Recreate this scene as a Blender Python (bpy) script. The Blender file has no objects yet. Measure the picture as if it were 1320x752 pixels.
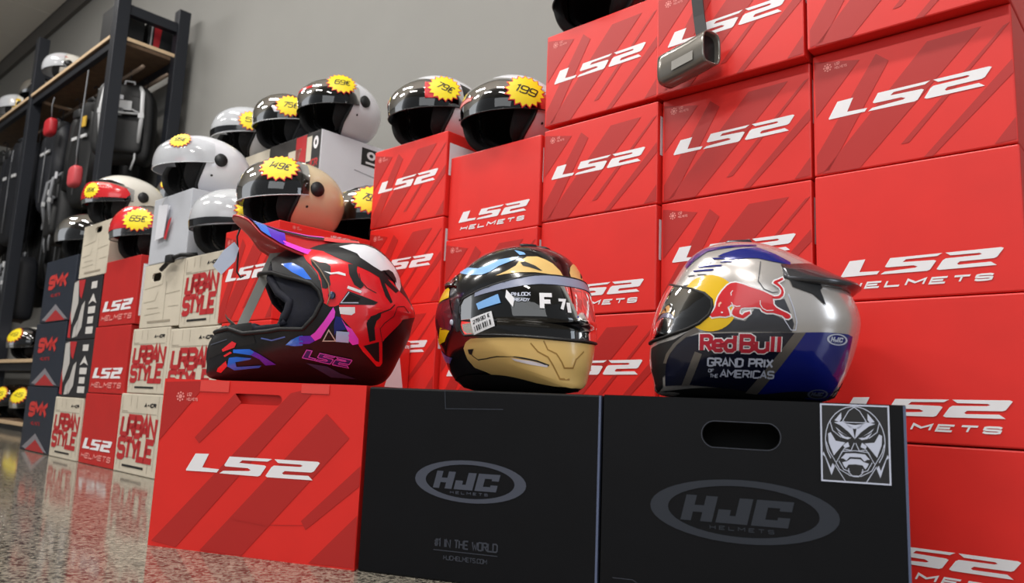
import bpy, bmesh, math, random
import numpy as np
from mathutils import Vector, Matrix
from mathutils.geometry import tessellate_polygon

random.seed(7)
C = bpy.context.scene.collection
R = math.radians

# ------------------------------------------------------------------ camera
FPX, PITCH, ROLL, PSI, PHI = 978.3, R(8.42), R(2.37), R(-42.40), R(-18.81)
CAM = Vector((0, 0, .2865))
fwd = Vector((0, math.cos(PITCH), math.sin(PITCH)))
rgt = Vector((1, 0, 0)); up = rgt.cross(fwd)
r2 = math.cos(ROLL)*rgt+math.sin(ROLL)*up; u2 = -math.sin(ROLL)*rgt+math.cos(ROLL)*up
cd = bpy.data.cameras.new('camera'); cam = bpy.data.objects.new('camera', cd); C.objects.link(cam)
cd.sensor_width = 36; cd.lens = FPX/1320*36; cd.clip_start = .02
cam.matrix_world = Matrix(((r2.x, u2.x, -fwd.x, CAM.x), (r2.y, u2.y, -fwd.y, CAM.y), (r2.z, u2.z, -fwd.z, CAM.z), (0, 0, 0, 1)))
bpy.context.scene.camera = cam
cd.dof.use_dof = True; cd.dof.focus_distance = 1.5; cd.dof.aperture_fstop = 5.0

# ------------------------------------------------------------------ frames of the shop: s along the wall of cartons, t towards the shopper, z up
D = Vector((math.cos(PSI), math.sin(PSI), 0)); N = Vector((math.sin(PSI), -math.cos(PSI), 0))
O = Vector((-.4274, 2.3598, 0))
def W(s, t, z=0.): return O+D*s+N*t+Vector((0, 0, z))
FD = Vector((math.cos(PHI), math.sin(PHI), 0)); FN = Vector((math.sin(PHI), -math.cos(PHI), 0))
FO = Vector((-.6557, 1.4644, 0))
def FW(u, v, z=0.): return FO+FD*u+FN*v+Vector((0, 0, z))

# ------------------------------------------------------------------ world, lamps, exposure
sc = bpy.context.scene
sc.view_settings.view_transform = 'Standard'; sc.view_settings.look = 'None'
sc.view_settings.exposure = 0.0; sc.view_settings.gamma = 1.0; sc.view_settings.use_curve_mapping = False
wd = bpy.data.worlds.new('shop_air'); sc.world = wd; wd.use_nodes = True
wd.node_tree.nodes['Background'].inputs[0].default_value = (.93, .96, 1, 1)
wd.node_tree.nodes['Background'].inputs[1].default_value = .36
def area(name, loc, target, sx, sy, power, col=(1, .97, .93)):
    l = bpy.data.lights.new(name, 'AREA'); l.shape = 'RECTANGLE'; l.size = sx; l.size_y = sy; l.energy = power; l.color = col
    o = bpy.data.objects.new(name, l); C.objects.link(o); o.location = loc
    o.rotation_euler = (Vector(target)-Vector(loc)).to_track_quat('-Z', 'Y').to_euler(); return o
# shop window behind the shopper, and window daylight from the right, placed to match the helmet's highlight
area('shop_window', (-.9, -2.8, 2.1), (-.1, 2, .6), 3.0, 1.6, 36, (.95, .98, 1))
area('side_daylight', (3.7, -.55, 1.15), (.5, 1.25, .45), 1.9, 1.7, 46, (.82, .9, 1))

# ------------------------------------------------------------------ materials
def srgb(h):
    h = h.lstrip('#'); v = [int(h[i:i+2], 16)/255 for i in (0, 2, 4)]
    return tuple((c/12.92 if c <= .04045 else ((c+.055)/1.055)**2.4) for c in v)+(1,)
MATS = {}
def mat(name, hexcol, rough=.5, metal=0., coat=0., var=0., scale=30., bump=0., spec=.5):
    if name in MATS: return MATS[name]
    m = bpy.data.materials.new(name); m.use_nodes = True; nt = m.node_tree; b = nt.nodes['Principled BSDF']
    col = srgb(hexcol); b.inputs['Base Color'].default_value = col
    b.inputs['Roughness'].default_value = rough; b.inputs['Metallic'].default_value = metal
    b.inputs['Coat Weight'].default_value = coat; b.inputs['Coat Roughness'].default_value = .06
    b.inputs['Specular IOR Level'].default_value = spec
    if var or bump:
        tc = nt.nodes.new('ShaderNodeTexCoord'); no = nt.nodes.new('ShaderNodeTexNoise')
        no.inputs['Scale'].default_value = scale; no.inputs['Detail'].default_value = 5
        nt.links.new(tc.outputs['Object'], no.inputs['Vector'])
        if var:
            rp = nt.nodes.new('ShaderNodeMapRange'); rp.inputs[1].default_value = .3; rp.inputs[2].default_value = .7
            rp.inputs[3].default_value = 1-var; rp.inputs[4].default_value = 1+var
            mx = nt.nodes.new('ShaderNodeVectorMath'); mx.operation = 'SCALE'; mx.inputs[0].default_value = col[:3]
            nt.links.new(no.outputs['Fac'], rp.inputs[0]); nt.links.new(rp.outputs[0], mx.inputs['Scale'])
            nt.links.new(mx.outputs[0], b.inputs['Base Color'])
        if bump:
            bp = nt.nodes.new('ShaderNodeBump'); bp.inputs['Strength'].default_value = bump; bp.inputs['Distance'].default_value = .002
            nt.links.new(no.outputs['Fac'], bp.inputs['Height']); nt.links.new(bp.outputs[0], b.inputs['Normal'])
    MATS[name] = m; return m
def glass(name, tint, ior=1.5, base=.0, rough=.02):
    """thin visor sheet: tinted, see-through, mirror-like at the rim"""
    m = bpy.data.materials.new(name); m.use_nodes = True; nt = m.node_tree; nt.nodes.clear()
    out = nt.nodes.new('ShaderNodeOutputMaterial'); mx = nt.nodes.new('ShaderNodeMixShader'); fr = nt.nodes.new('ShaderNodeFresnel')
    tr = nt.nodes.new('ShaderNodeBsdfTransparent'); gl = nt.nodes.new('ShaderNodeBsdfGlossy'); ad = nt.nodes.new('ShaderNodeMath')
    tr.inputs[0].default_value = srgb(tint); gl.inputs[0].default_value = (1, 1, 1, 1); gl.inputs['Roughness'].default_value = rough
    fr.inputs[0].default_value = ior; ad.operation = 'ADD'; ad.inputs[1].default_value = base
    nt.links.new(fr.outputs[0], ad.inputs[0]); nt.links.new(ad.outputs[0], mx.inputs[0])
    nt.links.new(tr.outputs[0], mx.inputs[1]); nt.links.new(gl.outputs[0], mx.inputs[2]); nt.links.new(mx.outputs[0], out.inputs[0])
    MATS[name] = m; return m

RED = mat('red_carton', '#dc2720', .42, var=.04, scale=9, bump=.06)
DRED = mat('dark_red_print', '#b2221e', .42)
WHITE = mat('white_print', '#e9e7ea', .45)
PALE = mat('pale_red_print', '#e58a84', .5)
LABEL = mat('white_paper_label', '#e6e6ea', .55)
BLACKC = mat('black_carton', '#08090d', .5, var=.12, scale=14, bump=.05, spec=.2)
GREYP = mat('grey_print', '#474b57', .5, spec=.3)
GREYP2 = mat('dim_grey_print', '#2c3038', .5, spec=.3)
DIMP = mat('fine_grey_print', '#3a3d46', .5, spec=.3)
SILVP = mat('silver_print', '#c3c8da', .4)
CREAM = mat('cream_carton', '#c9c0ae', .6, var=.05, scale=12, bump=.05)
CREAMLINE = mat('carton_linework', '#9a907f', .6)
INK = mat('black_ink', '#1b1b1d', .5)
URED = mat('red_ink', '#b3262a', .5)
SLATE = mat('slate_carton', '#222936', .38, var=.08, scale=12)
GREYC = mat('grey_carton', '#b9bcc3', .45, var=.04, scale=10)
WHITEC = mat('white_carton', '#dcdde4', .45, var=.03, scale=10)
DARKC = mat('charcoal_carton', '#33302f', .45)
HOLE = mat('painted_dark_inside', '#050505', .9)  # near-black paints the unlit inside of hand holes and a vent
BLACK = mat('black_gloss', '#0b0c0f', .18, coat=.5)
BLACKM = mat('black_matt', '#101114', .55)
RUBBER = mat('black_rubber', '#0a0a0b', .6)
FABRIC = mat('black_lining', '#0b0b0d', .92, var=.3, scale=80, bump=.3)
STEEL = mat('dark_steel', '#25282f', .42, metal=.3)
WOOD = mat('shelf_board', '#6b5440', .6, var=.2, scale=22)
WOODE = mat('board_edge', '#c9ae8c', .6, var=.1, scale=40)
YEL = mat('yellow_paper', '#f7df20', .5)
REDP = mat('red_paper', '#d8222a', .5)

# ------------------------------------------------------------------ builders
def mesh(name, verts, faces, m, parent=None, smooth=False, loc=None, bevel=0., solid=0., offset=-1.):
    me = bpy.data.meshes.new(name); me.from_pydata([tuple(v) for v in verts], [], [tuple(f) for f in faces]); me.update()
    if smooth: me.polygons.foreach_set('use_smooth', [True]*len(me.polygons))
    for k in (m if isinstance(m, (list, tuple)) else [m]): me.materials.append(k)
    o = bpy.data.objects.new(name, me); C.objects.link(o)
    if parent: o.parent = parent
    if loc is not None: o.location = loc
    if solid:
        md = o.modifiers.new('thick', 'SOLIDIFY'); md.thickness = solid; md.offset = offset
    if bevel:
        md = o.modifiers.new('round', 'BEVEL'); md.width = bevel; md.segments = 2; md.limit_method = 'ANGLE'; md.angle_limit = R(40)
    return o
def thing(name, label, cat, loc=(0, 0, 0), rz=0., group=None):
    o = bpy.data.objects.new(name, None); C.objects.link(o); o.location = loc; o.rotation_euler = (0, 0, rz)
    o.empty_display_size = .05; o['label'] = label; o['category'] = cat
    if group: o['group'] = group
    return o
def struct(o): o['kind'] = 'structure'; return o
BOXF = [(0, 3, 2, 1), (4, 5, 6, 7), (0, 1, 5, 4), (1, 2, 6, 5), (2, 3, 7, 6), (3, 0, 4, 7)]
def boxv(x0, x1, y0, y1, z0, z1):
    return [(x0, y0, z0), (x1, y0, z0), (x1, y1, z0), (x0, y1, z0), (x0, y0, z1), (x1, y0, z1), (x1, y1, z1), (x0, y1, z1)]
def box(name, x0, x1, y0, y1, z0, z1, m, parent=None, bevel=.0015, **k):
    return mesh(name, boxv(x0, x1, y0, y1, z0, z1), BOXF, m, parent, bevel=bevel, **k)
class MB:
    def __init__(s): s.v, s.f = [], []
    def add(s, v, f):
        n = len(s.v); s.v += [tuple(p) for p in v]; s.f += [tuple(i+n for i in q) for q in f]; return s
    def box(s, *a): return s.add(boxv(*a), BOXF)
    def build(s, name, m, parent=None, **k): return mesh(name, s.v, s.f, m, parent, **k)
def tube_geo(P, r, closed=False, n=8, flat=1.):
    P = [Vector(p) for p in P]; m = len(P); V, Fc = [], []; ref = None
    for i in range(m):
        a = P[i-1] if (i or closed) else P[i]; b = P[(i+1) % m] if (i < m-1 or closed) else P[i]
        t = (b-a)
        t = t.normalized() if t.length > 1e-9 else Vector((1, 0, 0))
        if ref is None: ref = t.orthogonal().normalized()
        ref = (ref-t*ref.dot(t)); ref = ref.normalized() if ref.length > 1e-6 else t.orthogonal().normalized()
        bi = t.cross(ref); rr = r[i] if isinstance(r, (list, tuple)) else r
        for k in range(n):
            an = 2*math.pi*k/n; V.append(P[i]+ref*math.cos(an)*rr+bi*math.sin(an)*rr*flat)
    for i in range(m if closed else m-1):
        j = (i+1) % m
        for k in range(n): Fc.append((i*n+k, i*n+(k+1) % n, j*n+(k+1) % n, j*n+k))
    if not closed: Fc += [tuple(range(n-1, -1, -1)), tuple((m-1)*n+k for k in range(n))]
    return V, Fc
def tube(name, P, r, m, parent=None, closed=False, n=8, **k):
    V, Fc = tube_geo(P, r, closed, n); return mesh(name, V, Fc, m, parent, smooth=True, **k)
def loft(name, rings, m, parent=None, closed=True, cap=True, smooth=True, **k):
    n = len(rings[0]); V = [p for r_ in rings for p in r_]; Fc = []
    for i in range(len(rings)-1):
        for j in range(n if closed else n-1):
            j2 = (j+1) % n; Fc.append((i*n+j, i*n+j2, (i+1)*n+j2, (i+1)*n+j))
    if cap and closed: Fc += [tuple(range(n-1, -1, -1)), tuple((len(rings)-1)*n+j for j in range(n))]
    return mesh(name, V, Fc, m, parent, smooth=smooth, **k)
def rounded(name, cx, cy, cz, sx, sy, sz, m, parent=None, e=.35, n=12, k=20, fn=None, **kw):
    """pillow-like rounded block"""
    V, Fc = [], []
    def sp(v): return math.copysign(abs(v)**e, v)
    for i in range(n+1):
        a = -math.pi/2+math.pi*i/n
        for j in range(k):
            b = 2*math.pi*j/k
            p = Vector((cx+sx*sp(math.cos(a))*sp(math.cos(b)), cy+sy*sp(math.cos(a))*sp(math.sin(b)), cz+sz*sp(math.sin(a))))
            V.append(fn(p) if fn else p)
    for i in range(n):
        for j in range(k): Fc.append((i*k+j, i*k+(j+1) % k, (i+1)*k+(j+1) % k, (i+1)*k+j))
    return mesh(name, V, Fc, m, parent, smooth=True, **kw)

# ---- flat print: polygons, strokes and letters in two dimensions
def tess(contours):
    pts = [p for c in contours for p in c]
    tri = tessellate_polygon([[Vector((p[0], p[1], 0)) for p in c] for c in contours])
    return pts, [tuple(t) for t in tri]
def stroke(pts, w, closed=False):
    """a line of even width as triangles, mitred at the corners"""
    P = [Vector((p[0], p[1])) for p in pts]; m = len(P); L, Rr = [], []
    for i in range(m):
        a = P[i]-P[i-1] if (i or closed) else P[1]-P[0]
        b = P[(i+1) % m]-P[i] if (i < m-1 or closed) else P[-1]-P[-2]
        if a.length < 1e-9: a = b
        if b.length < 1e-9: b = a
        a, b = a.normalized(), b.normalized(); t = a+b
        t = t.normalized() if t.length > 1e-6 else a
        n = Vector((-t.y, t.x)); c = max(.55, n.dot(Vector((-a.y, a.x)))); h = w/2/c
        L.append(P[i]+n*h); Rr.append(P[i]-n*h)
    V = [tuple(p) for p in L+Rr]; F = []
    for i in range(m if closed else m-1):
        j = (i+1) % m; F += [(i, i+m, j+m), (i, j+m, j)]
    return V, F
# letters on a 2 wide x 4 high grid, as pen lines
FONT = {
'A': ['0,0 1,4 2,0', '.4,1.3 1.6,1.3'], 'B': ['0,0 0,4 1.5,4 2,3.5 2,2.5 1.5,2 0,2', '1.5,2 2,1.5 2,.5 1.5,0 0,0'], 'C': ['2,3.3 2,3.6 1.6,4 .4,4 0,3.6 0,.4 .4,0 1.6,0 2,.4 2,.8'],
'D': ['0,0 0,4 1.4,4 2,3.4 2,.6 1.4,0 0,0'], 'E': ['2,4 0,4 0,0 2,0', '0,2 1.6,2'], 'F': ['2,4 0,4 0,0', '0,2 1.6,2'], 'G': ['2,3.3 2,3.6 1.6,4 .4,4 0,3.6 0,.4 .4,0 1.6,0 2,.4 2,1.8 1.1,1.8'],
'H': ['0,0 0,4', '2,0 2,4', '0,2 2,2'], 'I': ['1,0 1,4'], 'J': ['2,4 2,.4 1.6,0 .4,0 0,.4 0,1'], 'K': ['0,0 0,4', '2,4 0,1.8', '.7,2.5 2,0'], 'L': ['0,4 0,0 2,0'], 'M': ['0,0 0,4 1,1.6 2,4 2,0'],
'N': ['0,0 0,4 2,0 2,4'], 'O': ['.4,0 0,.4 0,3.6 .4,4 1.6,4 2,3.6 2,.4 1.6,0 .4,0'], 'P': ['0,0 0,4 1.5,4 2,3.5 2,2.3 1.5,1.8 0,1.8'], 'R': ['0,0 0,4 1.5,4 2,3.5 2,2.5 1.5,2 0,2', '1,2 2,0'],
'S': ['2,3.4 1.6,4 .4,4 0,3.6 0,2.4 .4,2 1.6,2 2,1.6 2,.4 1.6,0 .4,0 0,.6'], 'T': ['0,4 2,4', '1,4 1,0'], 'U': ['0,4 0,.4 .4,0 1.6,0 2,.4 2,4'], 'V': ['0,4 1,0 2,4'], 'W': ['0,4 .5,0 1,2.6 1.5,0 2,4'],
'X': ['0,0 2,4', '0,4 2,0'], 'Y': ['0,4 1,2 2,4', '1,2 1,0'], 'Z': ['0,4 2,4 0,0 2,0'], '0': ['.4,0 0,.4 0,3.6 .4,4 1.6,4 2,3.6 2,.4 1.6,0 .4,0'], '1': ['.5,3.3 1.1,4 1.1,0'], '2': ['0,3.4 .4,4 1.6,4 2,3.6 2,2.4 0,.4 0,0 2,0'],
'3': ['0,3.6 .4,4 1.6,4 2,3.6 2,2.3 1.6,2 .7,2', '1.6,2 2,1.7 2,.4 1.6,0 .4,0 0,.4'], '4': ['1.5,0 1.5,4 0,1.2 2,1.2'], '5': ['2,4 0,4 0,2.3 1.6,2.3 2,1.9 2,.4 1.6,0 .4,0 0,.5'], '6': ['2,3.6 1.6,4 .4,4 0,3.6 0,.4 .4,0 1.6,0 2,.4 2,1.8 1.6,2.2 0,2.2'],
'7': ['0,4 2,4 .8,0'], '8': ['.4,2 0,2.4 0,3.6 .4,4 1.6,4 2,3.6 2,2.4 1.6,2 .4,2 0,1.6 0,.4 .4,0 1.6,0 2,.4 2,1.6 1.6,2'], '9': ['0,.4 .4,0 1.6,0 2,.4 2,3.6 1.6,4 .4,4 0,3.6 0,2.2 .4,1.8 2,1.8'],
'#': ['.6,0 .9,4', '1.3,0 1.6,4', '0,1.3 2,1.3', '0,2.7 2,2.7'], '-': ['.3,2 1.7,2'], '.': ['.9,0 1.1,.3'], 'e': ['0,1.3 2,1.3 2,1.9 1.5,2.6 .5,2.6 0,2 0,.6 .5,0 1.5,0 1.9,.4'], 'd': ['2,4 2,0', '2,1.9 1.5,2.6 .5,2.6 0,2 0,.6 .5,0 1.5,0 2,.6'],
'u': ['0,2.6 0,.6 .5,0 1.4,0 2,.6', '2,2.6 2,0'], 'l': ['1,0 1,4'], '€': ['2,3.5 1.6,4 .8,4 .4,3.6 .4,.4 .8,0 1.6,0 2,.5', '0,2.4 1.5,2.4', '0,1.6 1.5,1.6'], ' ': [],
}
def text2d(txt, x0, y0, w, h, th=.18, shear=0., gap=.5, widths=None):
    """letters fitted into w x h from the lower left corner; th = pen width as a share of h"""
    wid = [(.5 if c in 'Il1.' else 1.2 if c == ' ' else 2.4 if c in 'MW' else 2.) for c in txt]
    tot = sum(wid)+gap*(len(txt)-1); pen = th*h
    sx = (w-pen)/tot; sy = (h-pen)/4.; V, F = [], []; cx = 0
    for c, wc in zip(txt, wid):
        for line in FONT[c]:
            P = [tuple(map(float, p.split(','))) for p in line.split()]
            Q = [(x0+pen/2+(cx+(p[0]*wc/2 if c not in 'Il1.' else p[0]-.75))*sx, y0+pen/2+p[1]*sy) for p in P]
            cl = len(Q) > 3 and Q[0] == Q[-1]
            v, f = stroke(Q[:-1] if cl else Q, pen, cl); n = len(V)
            V += v; F += [tuple(i+n for i in q) for q in f]
        cx += wc+gap
    return [(x+(y-y0)*shear, y) for x, y in V], F
def join2d(*parts):
    V, F = [], []
    for v, f in parts:
        n = len(V); V += list(v); F += [tuple(i+n for i in q) for q in f]
    return V, F
def ellipse(cx, cy, a, b, n=28, a0=0.):
    return [(cx+a*math.cos(a0+2*math.pi*i/n), cy+b*math.sin(a0+2*math.pi*i/n)) for i in range(n)]
def star2d(cx, cy, ro, ri, n=18, sx=1.):
    return [(cx+sx*(ro if i % 2 == 0 else ri)*math.cos(math.pi*i/n), cy+(ro if i % 2 == 0 else ri)*math.sin(math.pi*i/n)) for i in range(2*n)]
def print_on(name, VF, fn, m, parent, **k):
    """VF: flat triangles; fn: (u, v) -> point"""
    V, F = VF; return mesh(name, [fn(x, y) for x, y in V], F, m, parent, **k)
LS2 = [[(.089,.172),(.119,.173),(.107,.148),(.145,.147),(.140,.141),(.072,.140),(.071,.142)],
 [(.165,.171),(.256,.172),(.247,.167),(.193,.166),(.187,.161),(.241,.160),(.245,.158),(.234,.142),(.229,.140),(.146,.140),(.154,.145),(.209,.148),(.213,.150),(.206,.153),(.158,.153),(.155,.155)],
 [(.261,.172),(.350,.173),(.354,.171),(.343,.156),(.338,.154),(.284,.153),(.279,.149),(.282,.147),(.333,.148),(.342,.141),(.249,.140),(.245,.142),(.256,.158),(.261,.161),(.315,.162),(.320,.164),(.316,.166),(.269,.166)]]
def logo2d(x0, y0, w, h):
    return join2d(*[tess([[(x0+(x-.071)/.283*w, y0+(y-.140)/.033*h) for x, y in c]]) for c in LS2])
def badge2d(x, y, r):
    parts = [tess([ellipse(x+r*.75*math.cos(a), y+r*.75*math.sin(a), r*.22, r*.22, 6)]) for a in [i*math.pi/4 for i in range(8)]]
    parts.append(tess([ellipse(x, y, r*.42, r*.42, 10)]))
    parts.append(text2d('LS2', x+r*1.5, y+r*.1, r*1.1, r*.7, .2)); parts.append(text2d('HELMETS', x+r*1.5, y-r*.75, r*2.6, r*.6, .2))
    return join2d(*parts)
# SURF BEGIN
def spline_closed(P, n=16):
    P = np.array(P, float); m = len(P); out = []
    for i in range(m):
        p0, p1, p2, p3 = P[i-1], P[i], P[(i+1) % m], P[(i+2) % m]
        for k in range(n):
            t = k/n
            out.append(.5*((2*p1)+(-p0+p2)*t+(2*p0-5*p1+4*p2-p3)*t*t+(-p0+3*p1-3*p2+p3)*t**3))
    return np.array(out)

class Surf:
    """closed egg-like skin: side outline in (x, z), rounded in y"""
    def __init__(s, prof, c, W, p=2.3, q=2.3, low=.25, fwd=.25, fx=.18, back=.0):
        s.c = np.array(c, float); s.W = W; s.p = p; s.q = q; s.low = low; s.fwd = fwd; s.fx = fx; s.back = back
        D = spline_closed(prof)-s.c
        th = np.arctan2(D[:, 1], D[:, 0]); o = np.argsort(th)
        th, R = th[o], np.hypot(D[:, 0], D[:, 1])[o]
        s.th = np.concatenate([th-2*np.pi, th, th+2*np.pi]); s.R = np.concatenate([R, R, R])
    def rad(s, th): return np.interp(th, s.th, s.R)
    def width(s, x, z):
        g = 1-s.low*np.clip((s.c[1]-z)/s.c[1], 0, 1)**2
        g = g*(1-s.fwd*np.clip((x-s.c[0])/s.fx, 0, 1.2)**2)
        return s.W*g*(1-s.back*np.clip((s.c[0]-x)/s.fx, 0, 1.2)**2)
    def dirs(s, lon, lat):
        lo, la = np.radians(lon), np.radians(lat)
        return np.stack([np.cos(la)*np.cos(lo), np.cos(la)*np.sin(lo), np.sin(la)], -1)
    def at_dir(s, d):
        d = np.asarray(d, float)
        r = np.hypot(d[..., 0], d[..., 2])+1e-9
        R = s.rad(np.arctan2(d[..., 2], d[..., 0]))
        k = np.full(r.shape, .12)
        for _ in range(8):
            w = s.width(s.c[0]+k*d[..., 0], s.c[1]+k*d[..., 2])
            k = ((r/R)**s.p+(np.abs(d[..., 1])/w)**s.p)**(-1/s.p)
        P = d*k[..., None]; P[..., 0] += s.c[0]; P[..., 2] += s.c[1]
        return P
    def ll(s, lon, lat, off=0.):
        d = s.dirs(np.asarray(lon, float), np.asarray(lat, float))
        return s.at_dir(d)+d*np.asarray(off)[..., None]
    def xz(s, x, z, off=0., side=1):
        x, z = np.asarray(x, float), np.asarray(z, float)
        dx, dz = x-s.c[0], z-s.c[1]
        R = s.rad(np.arctan2(dz, dx)); rr = np.hypot(dx, dz)/R
        f = np.where(rr > .985, .985/np.maximum(rr, 1e-9), 1.)
        dx, dz, rr = dx*f, dz*f, rr*f
        w = s.width(dx+s.c[0], dz+s.c[1])
        y = w*(1-rr**s.p)**(1/s.p)
        P = np.stack([dx+s.c[0], side*y, dz+s.c[1]], -1)
        n = s.normal(P)
        return P+n*np.asarray(off)[..., None]
    def F(s, P):
        dx, dz = P[..., 0]-s.c[0], P[..., 2]-s.c[1]
        R = s.rad(np.arctan2(dz, dx))
        return (np.hypot(dx, dz)/R)**s.p+(np.abs(P[..., 1])/s.width(P[..., 0], P[..., 2]))**s.p
    def normal(s, P):
        e = .004; g = []
        for i in range(3):
            d = np.zeros(3); d[i] = e
            g.append(s.F(P+d)-s.F(P-d))
        g = np.stack(g, -1)
        return g/(np.linalg.norm(g, axis=-1, keepdims=True)+1e-12)

S_RACE = Surf([(.155,.004),(.170,.03),(.1765,.06),(.176,.09),(.172,.12),(.163,.15),(.150,.18),(.135,.205),(.118,.232),(.098,.252),(.07,.264),(.035,.268),(0,.266),
               (-.03,.258),(-.07,.240),(-.105,.219),(-.134,.195),(-.153,.165),(-.161,.135),(-.157,.105),(-.147,.07),(-.132,.035),(-.112,.006),(-.05,.002),(.05,.002)],
              (0, .14), .128, low=.30, fwd=.30, fx=.175, p=2.35)
S_CROSS = Surf([(.186,.004),(.197,.03),(.1985,.06),(.190,.088),(.172,.113),(.150,.150),(.122,.200),(.092,.249),(.055,.277),(0,.290),(-.05,.2965),(-.089,.297),(-.115,.289),
                (-.14,.270),(-.160,.245),(-.172,.215),(-.188,.188),(-.203,.158),(-.199,.135),(-.193,.105),(-.178,.068),(-.15,.015),(-.10,.002),(0,.002),(.1,.002)],
               (-.01, .15), .126, low=.25, fwd=.62, fx=.21, p=2.3)
S_JET = Surf([(.125,.03),(.142,.08),(.147,.13),(.137,.175),(.113,.213),(.075,.240),(.03,.252),(-.02,.25),(-.07,.236),(-.112,.208),(-.14,.168),(-.152,.12),(-.146,.075),(-.128,.03),(-.10,.006),(-.04,.002),(.05,.004),(.10,.008)],
             (0, .13), .126, low=.20, fwd=.16, fx=.15, p=2.25)
# SURF END

# ------------------------------------------------------------------ the shop itself
def slab(name, s0, s1, t0, t1, z0, z1, m, parent=None):
    P = [W(s0, t0, z0), W(s1, t0, z0), W(s1, t1, z0), W(s0, t1, z0), W(s0, t0, z1), W(s1, t0, z1), W(s1, t1, z1), W(s0, t1, z1)]
    o = mesh(name, P, [(0, 1, 2, 3), (4, 7, 6, 5), (0, 4, 5, 1), (1, 5, 6, 2), (2, 6, 7, 3), (3, 7, 4, 0)], m, parent); return o
def floor_mat():
    m = bpy.data.materials.new('polished_granite'); m.use_nodes = True; nt = m.node_tree; b = nt.nodes['Principled BSDF']
    tc = nt.nodes.new('ShaderNodeTexCoord'); L = nt.links.new
    v = nt.nodes.new('ShaderNodeTexVoronoi'); v.inputs['Scale'].default_value = 150
    n1 = nt.nodes.new('ShaderNodeTexNoise'); n1.inputs['Scale'].default_value = 95; n1.inputs['Detail'].default_value = 3
    n2 = nt.nodes.new('ShaderNodeTexNoise'); n2.inputs['Scale'].default_value = 1.6
    for k in (v, n1, n2): L(tc.outputs['Object'], k.inputs['Vector'])
    r1 = nt.nodes.new('ShaderNodeValToRGB'); e = r1.color_ramp.elements
    e[0].position = .0; e[0].color = srgb('#24211e'); e[1].position = 1; e[1].color = srgb('#b0a898')
    for p, c in ((.36, '#37332e'), (.43, '#6f6a60'), (.53, '#938c7f'), (.60, '#4b463f'), (.68, '#878073')):
        x = e.new(p); x.color = srgb(c)
    sep = nt.nodes.new('ShaderNodeSeparateColor'); L(v.outputs['Color'], sep.inputs[0])
    mx = nt.nodes.new('ShaderNodeMath'); mx.operation = 'MULTIPLY_ADD'; mx.inputs[1].default_value = .45
    L(sep.outputs[0], mx.inputs[0])
    m2 = nt.nodes.new('ShaderNodeMath'); m2.operation = 'MULTIPLY'; m2.inputs[1].default_value = .62; L(n1.outputs['Fac'], m2.inputs[0])
    L(m2.outputs[0], mx.inputs[2]); L(mx.outputs[0], r1.inputs[0]); L(r1.outputs[0], b.inputs['Base Color'])
    rr = nt.nodes.new('ShaderNodeMapRange'); rr.inputs[3].default_value = .06; rr.inputs[4].default_value = .13
    L(n2.outputs['Fac'], rr.inputs[0]); L(rr.outputs[0], b.inputs['Roughness'])
    b.inputs['Specular IOR Level'].default_value = .7
    return m
TW = -.475
struct(slab('floor', -12, 5, TW-.15, 6, -.06, 0, floor_mat()))
struct(slab('wall_back', -12, 5, TW-.15, TW, 0, 3.6, mat('grey_wall_paint', '#8d8c88', .75, var=.03, scale=2.5)))
struct(slab('wall_left', -9.2, -9.05, TW, 6, 0, 3.6, MATS['grey_wall_paint']))
ceil = struct(slab('ceiling', -12, 5, TW-.15, 6, 3.62, 3.7, mat('ceiling_white', '#ece8e0', .8)))
struct(slab('trim_1', -12, 5, TW, TW+.035, 3.44, 3.62, mat('ceiling_trim', '#5d5a57', .6)))
tile0 = None
for i in range(9):
    for j in range(4):
        P = (-9.6+i*.8, TW+.04+j*.8)
        if tile0 is None:
            tile0 = box('ceiling_tile', 0, .79, 0, .79, 3.605, 3.62, mat('ceiling_panel', '#ebe6dd', .8), None, bevel=.003); o = tile0
        else: o = tile0.copy(); C.objects.link(o)
        o.parent = ceil; o.matrix_world = Matrix.Translation(W(P[0], P[1], 0)) @ Matrix.Rotation(PSI, 4, 'Z') @ Matrix.Scale(-1, 4, (0, 1, 0)) @ Matrix.Translation((0, 0, 0))
LAMP = bpy.data.materials.new('lamp_panel'); LAMP.use_nodes = True
_b = LAMP.node_tree.nodes['Principled BSDF']; _b.inputs['Emission Color'].default_value = (1, .97, .92, 1); _b.inputs['Emission Strength'].default_value = 5
def ceiling_light(s, t, label):
    a = thing('ceiling_light', label, 'lamp', W(s, t, 3.605), PSI, 'ceiling lamps')
    box('frame', -.63, .63, -.17, .17, -.045, 0, mat('lamp_frame', '#e5e5e5', .4), a)
    box('diffuser', -.6, .6, -.14, .14, -.049, -.044, LAMP, a, bevel=0)
    l = bpy.data.lights.new('tube_light', 'AREA'); l.shape = 'RECTANGLE'; l.size = 1.2; l.size_y = .28; l.energy = 50; l.color = (1, .97, .93)
    o = bpy.data.objects.new('tube_light', l); C.objects.link(o); o.parent = a; o.location = (0, 0, -.06)
for s, t in ((-3.6, 1.3), (-1.2, 1.3), (1.2, 1.3), (-2.4, 3.2), (0, 3.2), (2.4, 3.2)):
    ceiling_light(s, t, 'long flush ceiling lamp with a white diffuser, above the shop floor')

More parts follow.
